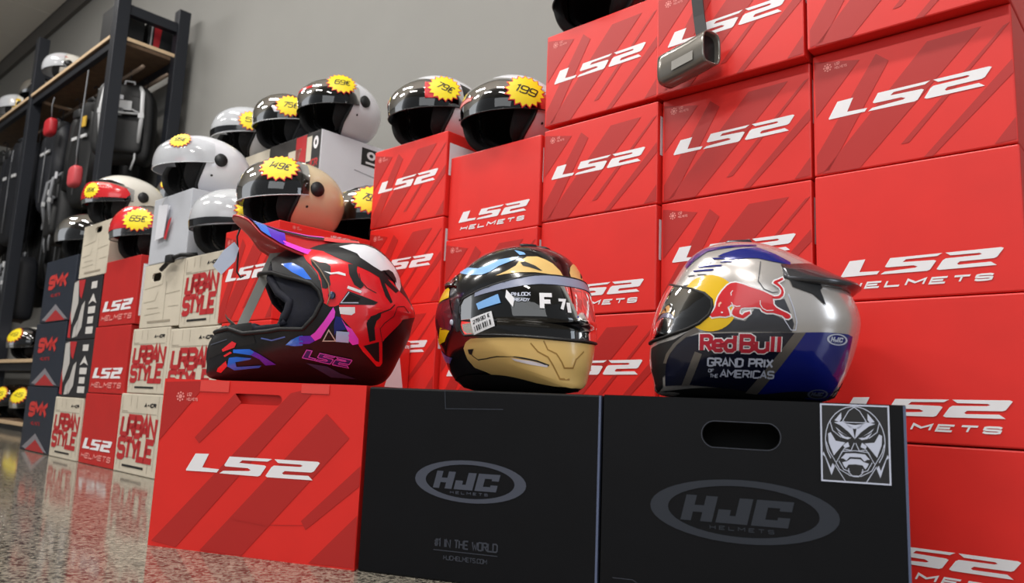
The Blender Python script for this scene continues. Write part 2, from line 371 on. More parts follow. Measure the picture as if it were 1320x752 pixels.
# ------------------------------------------------------------------ cartons
class Carton:
    """root sits at the middle of the base; front face towards the shopper"""
    def __init__(s, label, pos, rz, w, d, h, m, group=None, hole=None, hole_back=None):
        s.w, s.d, s.h = w, d, h
        s.o = thing('helmet_carton', label, 'box', pos, rz, group); s.o['category'] = 'box'; s.n = 0
        if not hole:
            box('carton_body', -w/2, w/2, -d/2, d/2, 0, h, m, s.o, bevel=.003)
        else:
            hx, hz, ha, hb = hole
            y = -d/2; V = boxv(-w/2, w/2, -d/2, d/2, 0, h)
            F = [f for f in BOXF if f != (0, 1, 5, 4)]
            ring = []; e = .006 if hole_back is RED else .02
            for k in range(28):
                an = 2*math.pi*k/28; cx = math.cos(an); sx = math.sin(an)
                ring.append((hx+math.copysign(max(0, ha-hb), cx)*(1 if abs(cx) > 1e-6 else 0)+hb*cx, hz+hb*sx))
            pts, tr = tess([[(0, 0), (w, 0), (w, h), (0, h)], ring])
            n = len(V); V += [(-w/2+x, y, z) for x, z in pts]; F += [tuple(i+n for i in t) for t in tr]
            n2 = len(V); V += [(-w/2+x, y+(.006 if hole_back else .004), z) for x, z in ring]
            for k in range(28): F.append((n+4+k, n+4+(k+1) % 28, n2+(k+1) % 28, n2+k))
            mesh('carton_body', V, F, m, s.o)
            pts, tr = tess([[(hx-ha-e, hz-hb-e), (hx+ha+e, hz-hb-e), (hx+ha+e, hz+hb+e), (hx-ha-e, hz+hb+e)]])
            mesh('hand_hole_back', [(-w/2+x, y+(.012 if hole_back is RED else .06), z) for x, z in pts], tr, hole_back or HOLE, s.o, solid=.002)  # pressed-in flap when red, else a black sheet painting the dark inside
    def front(s, name, VF, m, lift=0):
        e = .0007+.0004*lift; return print_on(name, VF, lambda u, v: (-s.w/2+u, -s.d/2-e, v), m, s.o)
    def right(s, name, VF, m, lift=0):
        e = .0007+.0004*lift; return print_on(name, VF, lambda u, v: (s.w/2+e, -s.d/2+u, v), m, s.o)
def rect(x0, x1, y0, y1): return tess([[(x0, y0), (x1, y0), (x1, y1), (x0, y1)]])
BW, BD, BH = .338, .343, .2455
STR_STACK = [[(.004,.232),(.090,.214),(.006,.118)],[(.120,.217),(.142,.198),(.030,.008),(.006,.004),(.006,.040)],[(.208,.215),(.293,.217),(.085,.002),(.016,.003)],[(.326,.208),(.336,.212),(.172,.034),(.158,.033)],[(.336,.146),(.337,.122),(.210,.002),(.195,.002)],[(.336,.044),(.336,.006),(.304,.004)]]
def ls2_box(label, pos, rz, kind, w=BW, d=BD, h=BH, group='red helmet cartons of the stacked wall', side=True):
    c = Carton(label, pos, rz, w, d, h, RED, group)
    kx, kz = w/.338, h/.2455
    if kind == 'S':
        c.front('stripe_print', join2d(*[tess([[(x*kx, min(y*kz, h-.004)) for x, y in p]]) for p in STR_STACK]), DRED)
        c.front('logo_print', logo2d(.030*kx, .108*kz, .276*kx, .0335*kz), WHITE, 1)
        c.front('badge_print', badge2d(.030*kx, .214*kz, .009), PALE, 1)
    elif kind == 'H':
        c.front('logo_print', logo2d(.046*kx, .045*kz, .262*kx, .030*kz), WHITE, 1)
        c.front('lettering_print', text2d('HELMETS', .052*kx, .021*kz, .236*kx, .0125*kz, .26, .5, .9), WHITE, 1)
    if side:
        c.right('side_label', rect(.010, .20, .118*kz, .212*kz), LABEL)
    return c
def at_stack(s0, t, z, w=BW, d=BD): return W(s0+w/2, t-d/2, z)
COLS = [  # left edge, front plane, where the column stands, rows from the floor: (bottom, height, print, words)
 (.001, .042, 'first red column from left', [(0, .309, 'H', 'on the floor'), (.31, .249, 'S', 'second from floor'), (.56, .2465, 'S', 'third from floor'), (.8075, .2535, 'S', 'topmost')]),
 (.343, .028, 'second red column from left', [(0, .245, 'H', 'on the floor'), (.246, .2445, 'S', 'second from floor'), (.4915, .2445, 'S', 'third from floor'), (.737, .243, 'H', 'topmost')]),
 (.684, .014, 'third red column from left', [(0, .25, 'H', 'on the floor'), (.251, .2505, 'S', 'second from floor'), (.5025, .2425, 'H', 'third from floor'), (.746, .243, 'S', 'fourth from floor'), (.9985, .2515, 'S', 'topmost')]),
 (1.025, 0, 'fourth red column from left', [(0, .25, 'H', 'on the floor'), (.251, .2485, 'H', 'second from floor'), (.5005, .2475, 'S', 'third from floor'), (.749, .2425, 'S', 'fourth from floor'), (.9925, .2475, 'S', 'topmost')]),
 (1.370, 0, 'rightmost red column', [(0, .2465, 'H', 'on the floor'), (.2475, .252, 'H', 'second from floor'), (.5005, .2495, 'H', 'third from floor'), (.751, .2505, 'S', 'fourth from floor'), (1.0025, .2475, 'S', 'topmost')]),
]
rj = random.Random(3)
for ci, (s0, t0, where, rows) in enumerate(COLS):
    for ri, (z0, h, kind, words) in enumerate(rows):
        look = 'red carton with dark diagonal stripes' if kind == 'S' else 'plain red carton lettered low down'
        t = t0+rj.uniform(-.003, .003)+(.028 if (ci, ri) in ((4, 4), (3, 4)) else 0)
        ls2_box(look+', '+words+', '+where, at_stack(s0+rj.uniform(-.001, .001), t, z0+.0005), PSI+R(rj.uniform(-.25, .25)), kind, w=.338, h=h-.001, side=ci < 4)

# ---- the row in front
def front_box(label, u0, u1, h, m, hole=None, hb=None):
    w = u1-u0; return Carton(label, FW((u0+u1)/2, -.15, 0), PHI, w, .30, h, m, 'cartons carrying the three display helmets', hole, hb)
RB_W, TOP = .4345, .3076
c = front_box('big red striped carton at the left of the front row, under the peaked helmet', 0, RB_W, TOP, RED, (.212, .2755, .053, .0095), RED)
FR = [[(.003,.301),(.103,.306),(.001,.191)],[(.164,.285),(.179,.269),(.094,.191),(.083,.201)],[(.283,.289),(.339,.303),(.065,.003),(.008,.009)],[(.360,.256),(.408,.216),(.209,.002),(.118,.002)],[(.4335,.171),(.4335,.137),(.335,.057),(.325,.071)],[(.4335,.089),(.4335,.004),(.346,.003)]]
c.front('stripe_print', join2d(*[tess([p]) for p in FR]), DRED)
c.front('logo_print', logo2d(.071, .140, .283, .033), WHITE, 1)
c.front('badge_print', badge2d(.041, .275, .010), PALE, 1)
c.front('crease', stroke([(.18, .062), (.25, .058), (.33, .064)], .0012), DRED, 2)
TAPE = mat('tape_strip', '#e0463f', .25)
c.front('tape_strip', rect(.085, .150, .286, .3065), TAPE, 2); c.front('tape_strip', rect(.305, .362, .290, .3065), TAPE, 2)
RBOX = c
def edge_line(c):
    box('board_edge', c.w/2-.0028, c.w/2+.0006, -c.d/2-.0008, -c.d/2+.012, .001, c.h-.001, mat('slate_board_edge', '#56607c', .5), c.o, bevel=0)
def hjc2d(cx, cz, a, b):
    """oval ring with block letters, and the small word below them"""
    o, i = ellipse(cx, cz, a, b, 40), ellipse(cx, cz, a*.80, b*.80, 40)
    V = o+i; F = [(k, (k+1) % 40, 40+(k+1) % 40, 40+k) for k in range(40)]
    parts = [(V, F)]
    x0, y0, w, h = cx-a*.66, cz-b*.40, a*1.14, b*.82
    sh = .24
    def Q(P): return [(x0+(x/10)*w+(y*h)*sh, y0+y*h) for x, y in P]
    parts.append(tess([Q([(0,0),(1,0),(1,.35),(1.9,.35),(1.9,0),(3,0),(3,1),(1.9,1),(1.9,.62),(1,.62),(1,1),(0,1)])]))
    parts.append(tess([Q([(3.35,0),(6.3,0),(6.3,1),(5.05,1),(5.05,.30),(4.5,.30),(4.5,.52),(3.35,.52)])]))
    parts.append(tess([Q([(6.65,0),(10,0),(10,.38),(8.9,.38),(8.9,.27),(7.8,.27),(7.8,.73),(8.9,.73),(8.9,.62),(10,.62),(10,1),(6.65,1)])]))
    parts.append(text2d('HELMETS', cx-a*.34, cz-b*.62, a*.68, b*.13, .2, 0, 1.6))
    return join2d(*parts)
u1 = RB_W+.006
c = front_box('black carton in the middle of the front row, under the gold helmet', u1, .846, TOP-.002, BLACKC)
c.front('logo_print', hjc2d(.6335-u1, .159, .0965, .0335), GREYP)
c.front('slogan_print', join2d(text2d('#1 IN THE WORLD', .577-u1, .053, .110, .014, .16, 0, .45), tess([[(.577-u1, .0475), (.687-u1, .0475), (.687-u1, .0487), (.577-u1, .0487)]]), text2d('HJCHELMETS.COM', .595-u1, .034, .075, .0075, .16)), DIMP)
c.front('tuck_tab', stroke([(.582-u1, .3045), (.585-u1, .274), (.686-u1, .277)], .0016), GREYP2)
edge_line(c)
u2 = .851
c = front_box('black carton with hand hole and mask emblem at the right of the front row', u2, 1.2715, TOP-.001, BLACKC, (1.054-u2, .2545, .054, .0185), HOLE)
c.front('logo_print', hjc2d(1.055-u2, .1465, .1305, .0445), GREYP2)
c.front('hand_hole_rim', stroke([(1.054-u2+(.036 if math.cos(a) > 0 else -.036)+.0195*math.cos(a), .2545+.0195*math.sin(a)) for a in [2*math.pi*k/28+.01 for k in range(28)]], .0012, True), DIMP)
c.front('tuck_tab', stroke([(.87-u2, .036), (.90-u2, .036), (.925-u2, .022), (.94-u2, 0.002)], .001), DIMP)
edge_line(c)
# mask emblem, drawn on a 100 x 122 field and printed on a black sticker
ex, ez, ew, eh = 1.1625-u2, .1975, .0885, .1075
def E(P): return [(ex+x/100*ew, ez+y/122*eh) for x, y in P]
def mir(P): return [(100-x, y) for x, y in P]
c.front('emblem_sticker', tess([E([(0, 0), (100, 0), (100, 122), (0, 122)])]), INK, 1)
ln = [stroke(E([(1, 1), (99, 1), (99, 121), (1, 121)]), .0022, True)]
half = [[(21,96),(31,109),(31,99),(28,94)], [(20,93),(33,95),(47,86),(50,68),(41,79),(29,89)], [(37,92),(50,90),(50,84),(43,85)], [(22,86),(26,80),(36,74),(42,70),(31,78)], [(11,75),(12,60),(19,41),(29,54),(36,62),(22,64),(15,77)],
        [(25,79),(32,69),(40,67),(45,70),(36,71)], [(33,58),(40,63),(42,56),(35,53)], [(29,37),(36,45),(50,46),(50,40),(42,40),(37,34),(33,37)], [(31,31),(38,33),(43,37),(50,37),(50,29),(40,28),(36,22),(33,26)], [(2,42),(6,38),(15,10),(20,24),(17,29),(14,21),(4,46)]]
for h in half:
    ln += [tess([E(h)]), tess([E(mir(h)[::-1])])]
arc = [(50+43*math.cos(a), 66+53*math.sin(a)) for a in [R(x) for x in range(-38, 219, 12)]]
ln.append(stroke(E(arc), .0011))
for p in ([(50,118),(42,112),(33,96),(37,94),(50,94)], [(8,62),(12,48),(22,30),(34,52),(44,50),(49,62)], [(22,30),(27,20),(42,11),(50,11)], [(40,22),(40,16),(46,10),(50,10)], [(14,96),(18,80),(30,70)], [(20,27),(35,2)], [(25,35),(31,48),(50,50)], [(26,33),(33,20),(42,17)]):
    ln += [stroke(E(p), .001), stroke(E(mir(p)), .001)]
c.front('emblem_print', join2d(*ln), SILVP, 2)

# ---- the stacks on the left, nearer to the shopper
TL, LD = .365, .318
def left(label, s0, s1, z0, z1, m, group=None, hole=None, hb=None, t=TL, d=LD, rz=0.):
    return Carton(label, W((s0+s1)/2, t-d/2, z0+.0005), PSI+R(rz), s1-s0, d, z1-z0-.001, m, group, hole, hb)
def smk(label, s0, z0, z1):
    w = .385; c = left(label, s0, s0+w, z0, z1, SLATE, 'dark slate cartons', d=.30)
    c.front('lettering_print', join2d(text2d('SMK', .055, .145, .24, .066, .28, .25, .35)), mat('brick_red_print', '#c23430', .5), 1)
    c.front('small_print', join2d(text2d('HELMETS', .11, .112, .12, .014, .2, 0, .8)), URED, 1)
    c.front('chevron_print', tess([[(.03, .012), (.19, .078), (.36, .006), (.25, .012), (.19, .006), (.10, .006)]]), mat('grey_red_print', '#7d7a80', .5), 1)
    c.front('red_chevron_print', tess([[(.08, .004), (.20, .052), (.33, .004)]]), mat('deep_red_print', '#a3282a', .5), 2)
    return c
smk('dark slate carton with red lettering, lowest of the three at the far left', -2.0, 0, .277)
smk('dark slate carton with red lettering, middle of the three at the far left', -1.985, .278, .555)
smk('dark slate carton with red lettering, topmost of the three, a grey helmet on it', -1.955, .556, .836)
def urban(label, s0, s1, z0, z1, **k):
    c = left(label, s0, s1, z0, z1, CREAM, 'cream lettered cartons', **k); w, h = c.w, c.h; kx, kz = w/.33, h/.245
    c.front('linework_print', join2d(*[stroke([(x0*kx, y0*kz), (x1*kx, y1*kz)], .0018) for x0, y0, x1, y1 in ((.02,.235,.02,.19), (.02,.19,.07,.19), (.09,.24,.09,.205), (.14,.238,.14,.2), (.02,.14,.02,.02), (.31,.24,.31,.02), (.27,.055,.27,.01), (.05,.05,.05,.01), (.02,.05,.3,.05), (.02,.185,.3,.185))]), CREAMLINE)
    c.front('red_lettering_print', join2d(text2d('URBAN', .022*kx, .107*kz, .290*kx, .074*kz, .25, .10, .15), text2d('STYLE', .010*kx, .038*kz, .296*kx, .074*kz, .25, .10, .15)), URED, 1)
    c.front('lettering_print', text2d('A-ICR', .20*kx, .205*kz, .09*kx, .013*kz, .3, .3), INK, 1)
    c.front('lettering_print', join2d(*[rect((.07+i*.017)*kx, (.088+i*.017)*kx, .019*kz, .026*kz) for i in range(10)]), INK, 1)
    return c
urban('cream carton with red lettering at floor level, left of the plain red stack', -1.615, -1.300, 0, .240)
def streak(label, s0, s1, z0, z1):
    c = left(label, s0, s1, z0, z1, mat('black_streaked_carton', '#232327', .45), 'black and white streaked cartons'); w, h = c.w, c.h
    def P(*p): return tess([[(x*w, y*h) for x, y in p]])
    c.front('grey_streak_print', join2d(P((.05,.95),(.2,.98),(.28,.6),(.12,.25),(.05,.4)), P((.42,.55),(.52,.62),(.5,.2),(.36,.04),(.3,.2)), P((.22,.2),(.36,.35),(.33,.05),(.2,.03))), mat('light_grey_print', '#b9b6b2', .5), 1)
    c.front('red_streak_print', join2d(P((.2,.98),(.45,.97),(.38,.66),(.3,.72)), P((.03,.5),(.1,.25),(.13,.03),(.03,.05))), URED, 1)
    c.front('column_print', join2d(*[rect((.66+.02*(i % 2))*w, (.9-.03*(i % 2))*w, y*h, (y+.11)*h) for i, y in enumerate((.08, .24, .4, .8))], P((.64,.55),(.78,.72),(.92,.55),(.78,.6))), mat('white_streak_print', '#cfccc8', .5), 1)
    return c
streak('black, white and red streaked carton, the lower of two', -1.590, -1.272, .241, .470)
streak('black, white and red streaked carton, the upper of two, under a cream carton', -1.575, -1.262, .471, .724)
def plain_cream(label, s0, s1, z0, z1, hole, **k):
    c = left(label, s0, s1, z0, z1, CREAM, 'cream cartons with a hand hole', hole, HOLE, **k); w, h = c.w, c.h
    c.front('linework_print', join2d(*[stroke([(x0*w, y0*h), (x1*w, y1*h)], .0018) for x0, y0, x1, y1 in ((.05,.62,.5,.66), (.5,.66,.5,.8), (.05,.4,.35,.42), (.35,.42,.4,.55), (.1,.2,.5,.22), (.6,.1,.6,.7), (.6,.5,.95,.52), (.15,.3,.45,.3), (.7,.3,.95,.3))]), CREAMLINE)
    c.front('lettering_print', join2d(*[rect((.2+i*.065)*w, (.266+i*.065)*w, .07*h, .1*h) for i in range(9)]), CREAMLINE, 1)
    return c
plain_cream('cream carton with a dark hand hole, high on the streaked cartons', -1.525, -1.228, .725, .945, (.165, .19, .035, .013), d=.32)
g = 'plain red lettered cartons of the left stack'
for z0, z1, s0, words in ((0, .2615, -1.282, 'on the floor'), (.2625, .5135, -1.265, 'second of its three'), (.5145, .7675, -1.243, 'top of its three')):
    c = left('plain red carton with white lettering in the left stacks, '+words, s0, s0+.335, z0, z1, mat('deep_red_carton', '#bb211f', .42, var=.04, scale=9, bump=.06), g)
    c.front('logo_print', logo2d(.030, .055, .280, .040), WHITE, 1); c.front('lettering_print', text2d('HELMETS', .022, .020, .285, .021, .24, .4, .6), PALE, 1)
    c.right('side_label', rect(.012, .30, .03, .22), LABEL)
urban('cream carton with red lettering on the floor, right of the plain red stack', -.940, -.607, 0, .2685)
urban('cream carton with red lettering, second from the floor beside the plain red stack', -.900, -.603, .2695, .494)
c = plain_cream('cream carton with a hand hole and a black strap hanging over it', -.855, -.546, .495, .7165, (.10, .175, .038, .015))
c = left('pale grey glossy carton under the big white helmet', -.842, -.548, .7175, .957, GREYC)
c.front('clear_sheet_print', tess([[(.05, .1), (.11, .1), (.14, .2), (.06, .21)]]), WHITEC, 1)
urban('cream carton with red lettering, low behind the big red front carton', -.600, -.27, 0, .242)
urban('cream carton with red lettering left of the peaked helmet, second row', -.598, -.262, .243, .484)
urban('cream carton with red lettering, third row, a black-brimmed white helmet on it', -.544, -.288, .485, .718)
ls2_box('red striped carton at floor level behind the big red front carton', at_stack(-.262, TL, .0005, .28, LD), PSI, 'S', h=.2435, w=.28, d=LD, group=None)
ls2_box('red striped carton behind the chin of the peaked helmet, under another', at_stack(-.258, TL, .2455, .278, LD), PSI, 'S', h=.2435, w=.278, d=LD, group=None)
c = ls2_box('red striped carton under the cream helmet, its end with a white strip label', at_stack(-.285, TL, .4905, .305, LD), PSI, 'S', h=.280, w=.305, d=LD, group=None, side=False)
c.right('strip_label', tess([[(.016, .252), (.205, .252), (.203, .232), (.016, .236)]]), LABEL); c.right('badge_print', badge2d(.048, .267, .006), PALE)
c.right('small_print', text2d('LS2 HELMETS', .172, .262, .068, .0065, .24), WHITE)
c = Carton('narrow red carton on the floor between the peaked and the gold helmet', W(.137, .325-.14, .0005), PSI, .20, .28, .222, RED)
c = Carton('narrow red carton with big white end label, between the peaked and the gold helmet', W(.137, .325-.14, .224), PSI, .20, .28, .226, RED)
c.right('end_label', tess([[(.19, .08), (.262, .08), (.240, .19), (.225, .19)]]), LABEL); c.right('small_print', text2d('LS2 HELMETS', .225, .205, .05, .009, .24), WHITE)
c.front('end_label', rect(.01, .05, .13, .215), LABEL)
# ---- back row against the wall, behind the left stacks
def back(s0, s1, tops, m, words):
    z = 0; out = []
    for i, h in enumerate(tops):
        out.append(Carton(words[0] if i < len(tops)-1 else words[1], W((s0+s1)/2, -.003-.165, z+.0005), PSI, s1-s0, .33, h-.001, m[0] if i < len(tops)-1 else m[1], None if i == len(tops)-1 else 'cartons hidden in the back row')); z += h
    return out
hid = 'carton in the back row hidden behind the left stacks'
back(-1.80, -1.45, (.27, .27, .27, .27), (CREAM, CREAM), (hid, 'cream carton against the wall under a helmet with a dark visor'))
back(-1.085, -.735, (.247, .247, .247, .247, .247), (CREAM, CREAM), (hid, 'cream carton against the wall under the small white helmet'))
c = back(-.733, -.380, (.247, .247, .247, .247, .251), (CREAM, WHITEC), (hid, 'white carton with dark patterned front and black square emblem on its end'))[-1]
w, h = c.w, c.h
c.front('dark_print', rect(.002, w-.002, .002, h-.002), DARKC)
c.front('red_patch_print', join2d(rect(.19, .26, .10, .246), text2d('A-ICR', .25, .115, .09, .03, .2)), URED, 1)
c.front('cream_patch_print', join2d(rect(.262, .295, .14, .235), tess([[(.12, .03), (.2, .13), (.23, .2), (.14, .2)]])), CREAM, 1)
c.front('black_square_print', rect(.30, .345, .15, .24), INK, 1); c.front('ring_print', join2d(tess([ellipse(.322, .205, .016, .024)])), WHITE, 2); c.front('ring_hole_print', tess([ellipse(.322, .205, .006, .01)]), INK, 3)
c.right('black_square_print', rect(.178, .268, .163, .231), INK)
c.right('ring_print', tess([ellipse(.222, .206, .020, .016)]), WHITE, 1); c.right('ring_hole_print', tess([ellipse(.222, .206, .009, .007)]), INK, 2); c.right('emblem_word_print', rect(.198, .248, .172, .180), WHITE, 1)
c.right('ruled_line_print', stroke([(.15, .135), (.262, .124), (.262, .095)], .002), GREYP)
back(-.362, -.012, (.258, .257, .257), (CREAM, CREAM), (hid, 'cream carton at the wall under a small black helmet'))

# ------------------------------------------------------------------ helmets
VIS_DARK = glass('smoked_visor', '#2a2c30', 1.45, .02)
VIS_MID = glass('tinted_visor', '#6a6c70', 1.45, .03)
VIS_CLEAR = glass('clear_visor', '#d5d8dc', 1.45, .03)
VIS_WHITENED = mat('whitened_visor', '#d4d7dc', .12, coat=.5); VIS_WHITENED.node_tree.nodes['Principled BSDF'].inputs['Alpha'].default_value = .72  # whitish reflection on a clear visor put into the base colour
CLEARP = glass('clear_plastic', '#e8e8e6', 1.4, .04)
def inpoly(px, py, poly):
    ins = np.zeros(px.shape, bool); m = len(poly)
    for i in range(m):
        (x0, y0), (x1, y1) = poly[i-1], poly[i]
        if y0 == y1: continue
        c = ((y0 > py) != (y1 > py)) & (px < (x1-x0)*(py-y0)/(y1-y0)+x0); ins ^= c
    return ins
def shell_geo(S, cut_ll=None, cut_xz=None, dlon=3, dlat=3, k=1., off=0., zmin=None):
    """grid over the whole skin, minus the faces inside the openings"""
    lons = np.arange(-180, 180, dlon); lats = np.arange(-87, 88, dlat)
    LO, LA = np.meshgrid(lons, lats); P = S.ll(LO, LA, off)
    if k != 1.: P = (P-np.array([S.c[0], 0, S.c[1]]))*k+np.array([S.c[0], 0, S.c[1]])
    n = len(lons); m = len(lats); V = P.reshape(-1, 3).tolist()
    q = (P+np.roll(P, -1, 1)); q = (q[:-1]+q[1:])/4; dead = np.zeros(q.shape[:2], bool)
    cl = LO[:-1]+dlon/2; ca = LA[:-1]+dlat/2
    for poly in (cut_ll or []): dead |= inpoly(cl, ca, poly)
    for poly in (cut_xz or []): dead |= inpoly(q[..., 0], q[..., 2], poly)
    F = [(i*n+j, i*n+(j+1) % n, (i+1)*n+(j+1) % n, (i+1)*n+j) for i in range(m-1) for j in range(n) if not dead[i, j]]
    b = len(V); V += [S.ll(0., -90., off).tolist(), S.ll(0., 90., off).tolist()]
    if k != 1.:
        for a in (-2, -1): V[a] = [(V[a][0]-S.c[0])*k+S.c[0], V[a][1]*k, (V[a][2]-S.c[1])*k+S.c[1]]
    if not (cut_ll and inpoly(np.array([0.]), np.array([-86.]), cut_ll[0])[0]): F += [(b, (j+1) % n, j) for j in range(n)]
    F += [(b+1, (m-1)*n+j, (m-1)*n+(j+1) % n) for j in range(n)]
    return V, F
def decal(name, S, contours, m, parent, lift=0, mode='ll', step=None, side=1, VF=None, base=.0006, **kw):
    """a flat drawing wrapped onto the skin S, lifted by thin layers"""
    step = step or (4. if mode == 'll' else .009)
    V, F = VF if VF else tess(contours)
    bm = bmesh.new(); vs = [bm.verts.new((x, y, 0)) for x, y in V]
    for f in F:
        try: bm.faces.new([vs[i] for i in f])
        except ValueError: pass
    xs = [v[0] for v in V]; ys = [v[1] for v in V]
    for ax, lo, hi in ((0, min(xs), max(xs)), (1, min(ys), max(ys))):
        g = math.floor(lo/step)*step+step
        while g < hi:
            nrm = (1, 0, 0) if ax == 0 else (0, 1, 0); co = (g, 0, 0) if ax == 0 else (0, g, 0)
            bmesh.ops.bisect_plane(bm, geom=bm.verts[:]+bm.edges[:]+bm.faces[:], plane_co=co, plane_no=nrm); g += step
    bm.verts.ensure_lookup_table(); bm.verts.index_update()
    co = np.array([v.co[:2] for v in bm.verts]); off = np.full(len(co), base+.0005*lift)
    P = S.ll(co[:, 0], co[:, 1], off) if mode == 'll' else S.xz(co[:, 0], co[:, 1], off, side)
    Fc = [[v.index for v in f.verts] for f in bm.faces]; bm.free()
    return mesh(name, P.tolist(), Fc, m, parent, smooth=True, **kw)
def dense(poly, step, closed=True):
    out = []; m = len(poly)
    for i in range(m if closed else m-1):
        a, b = np.array(poly[i], float), np.array(poly[(i+1) % m], float); n = max(1, int(np.hypot(*(b-a))/step))
        out += [tuple(a+(b-a)*k/n) for k in range(n)]
    return out if closed else out+[tuple(poly[-1])]
def sym(half):
    """mirror a half outline (lon, lat) running from the front middle back to the front middle"""
    return list(half)+[(-x, y) for x, y in reversed(half) if abs(x) > 1e-6]
def price_star(par, S, lon, lat, r, price, off=.02, tilt=0., ink=INK, aspect=1.):
    """starburst price sticker wrapped on the visor; r in degrees"""
    st = star2d(0, 0, r, r*.8, 17, aspect); ca, sa = math.cos(R(tilt)), math.sin(R(tilt)); kx = 1/max(.4, math.cos(R(lat)))
    def place(P): return [(lon+(x*ca-y*sa)*kx, lat+x*sa+y*ca) for x, y in P]
    a = decal('price_sticker', S, [place([(x*1.09, y*1.09) for x, y in st])], REDP, par, mode='ll', base=off)
    decal('yellow_burst', S, [place(st)], YEL, a, mode='ll', base=off+.0008)
    V, F = text2d(price, -r*.52*aspect, -r*.26, r*1.05*aspect, r*.52, .13, .15)
    decal('price_figures', S, None, ink, a, mode='ll', base=off+.0016, VF=(place(V), F))
    return a
VISOR_TOP = lambda lo: 50-14*(abs(lo)/80)**2
def bubble(S, L, top, bot, rise, n=36, m=14):
    V, F = [], []
    for i in range(n+1):
        lo = -L+2*L*i/n; a, b = bot(lo), top(lo)
        for j in range(m+1):
            v = j/m; la = a+(b-a)*v
            e = rise*min(1, (1-v)*2.2)*(1-(abs(lo)/L)**4*.75)+.004
            V.append(tuple(S.ll(float(lo), float(la), np.array(e))))
    for i in range(n):
        for j in range(m): q = i*(m+1)+j; F.append((q, q+1, q+m+2, q+m+1))
    return V, F
FACE = [(0, 30), (35, 29), (56, 22), (66, 8), (70, -6), (66, -22), (58, -45), (54, -70), (54, -89)]
FACEP = [(-x, y) for x, y in reversed(FACE)]+FACE[1:]
jetgeo = {}
ON_VISOR = ('red_visor_band', 'pale_lettering', 'red_front_band', 'black_brow', 'red_line', 'red_tag', 'pale_plaque', 'white_dash')
def jet(label, pos, yaw, shell, visor, star, price, pivot=BLACKM, graphics=(), vis=(80, 58, -16), scale=1., trimm=BLACKM, group='open-face helmets on the cartons and shelves', rim_line=True, roll=0.):
    """open-face helmet with a long visor, peeling out of one skin"""
    S = S_JET
    t = thing('jet_helmet', label, 'helmet', pos, yaw, group); t.scale = (1.04*scale, 1.04*scale, .885*scale)
    if 'shell' not in jetgeo:
        jetgeo['shell'] = shell_geo(S, [FACEP]); jetgeo['lining'] = shell_geo(S, [FACEP], k=.86)
    V, F = jetgeo['shell']; mesh('shell', V, F, shell, t, smooth=True, solid=.004)
    V, F = jetgeo['lining']; mesh('lining', V, F, FABRIC, t, smooth=True, solid=.012)
    ed = dense(FACE, 4, False); pts = [tuple(S.ll(float(-x), float(y), np.array(.001))) for x, y in reversed(ed)]+[tuple(S.ll(float(x), float(y), np.array(.001))) for x, y in ed[1:]]
    inner = [tuple((np.array(p)-np.array([0, 0, .13]))*.90+np.array([0, 0, .13])) for p in pts]
    Vr = pts+inner; n = len(pts); mesh('face_roll', Vr, [(i, i+1, n+i+1, n+i) for i in range(n-1)], FABRIC, t, smooth=True, solid=.01, offset=0)
    tube('edge_trim', pts, .0035, trimm, t)
    for sd in (1, -1):
        pad = [(64, 10), (52, 6), (44, -10), (40, -30), (40, -58), (56, -62), (60, -45), (68, -22), (71, -6)]
        decal('cheek_pad', S, [[(sd*x, y) for x, y in pad]], FABRIC, t, base=-.007, solid=.022)
    L, tp, bt = vis
    V, F = bubble(S, L, lambda lo: tp-12*(abs(lo)/80)**2, lambda lo: bt+7*(abs(lo)/80)**2, .013)
    vz = mesh('visor', V, F, visor, t, smooth=True)
    m = 14; edge = [V[i*(m+1)] for i in range(37)]
    tube('visor_rim', edge, .0017, BLACKM if rim_line else mat('visor_clear_edge', '#c9ccd0', .2), vz)
    for sd in (1, -1):
        c = S.ll(float(sd*92), 3., np.array(.004)); ring = []
        P = [tuple(S.ll(float(sd*92+9*math.cos(2*math.pi*k/20)), float(3+11*math.sin(2*math.pi*k/20)), np.array(.006))) for k in range(20)]
        P2 = [tuple(S.ll(float(sd*92+9.5*math.cos(2*math.pi*k/20)), float(3+11.5*math.sin(2*math.pi*k/20)), np.array(-.001))) for k in range(20)]
        cc = tuple(S.ll(float(sd*92), 3., np.array(.008)))
        mesh('visor_pivot', P+P2+[cc], [(k, (k+1) % 20, 40) for k in range(20)]+[(20+k, 20+(k+1) % 20, (k+1) % 20, k) for k in range(20)], pivot, t, smooth=True)
        decal('screw', S, [ellipse(sd*82, -26, 2, 2, 10)], BLACKM, t, base=.001)
    for nm, poly, mt in graphics: decal(nm, S, [poly], mt, t, base=.0185 if nm in ON_VISOR else .0009, **({'solid': .002} if nm == 'sun_visor' else {}))
    if star: price_star(t, S, star[0], star[1], star[2], price, .0195 if star[1] < 40 else .012, star[3] if len(star) > 3 else 0)
    return t
YAWN = math.atan2(N.y, N.x)
WHITEG = mat('white_gloss', '#e3e4ea', .14, coat=.6); CREAMG = mat('cream_gloss', '#d3c39f', .2, coat=.4); IVORY = mat('ivory_gloss', '#d8d4cb', .2, coat=.5)
GREYG = mat('grey_gloss', '#6d6c69', .22, coat=.5); REDG = mat('red_gloss', '#cf1d24', .2, coat=.5); SILVG = mat('silver_grey_gloss', '#a9a8a4', .2, coat=.5)
top_slot = ('vent_slot', [(60, 52), (95, 62), (100, 59), (66, 49)], BLACKM)
def J(s, t, z, dy=0.): return W(s, t, z), YAWN+R(dy)
p, y = J(-1.42, .25, .9455, 4)
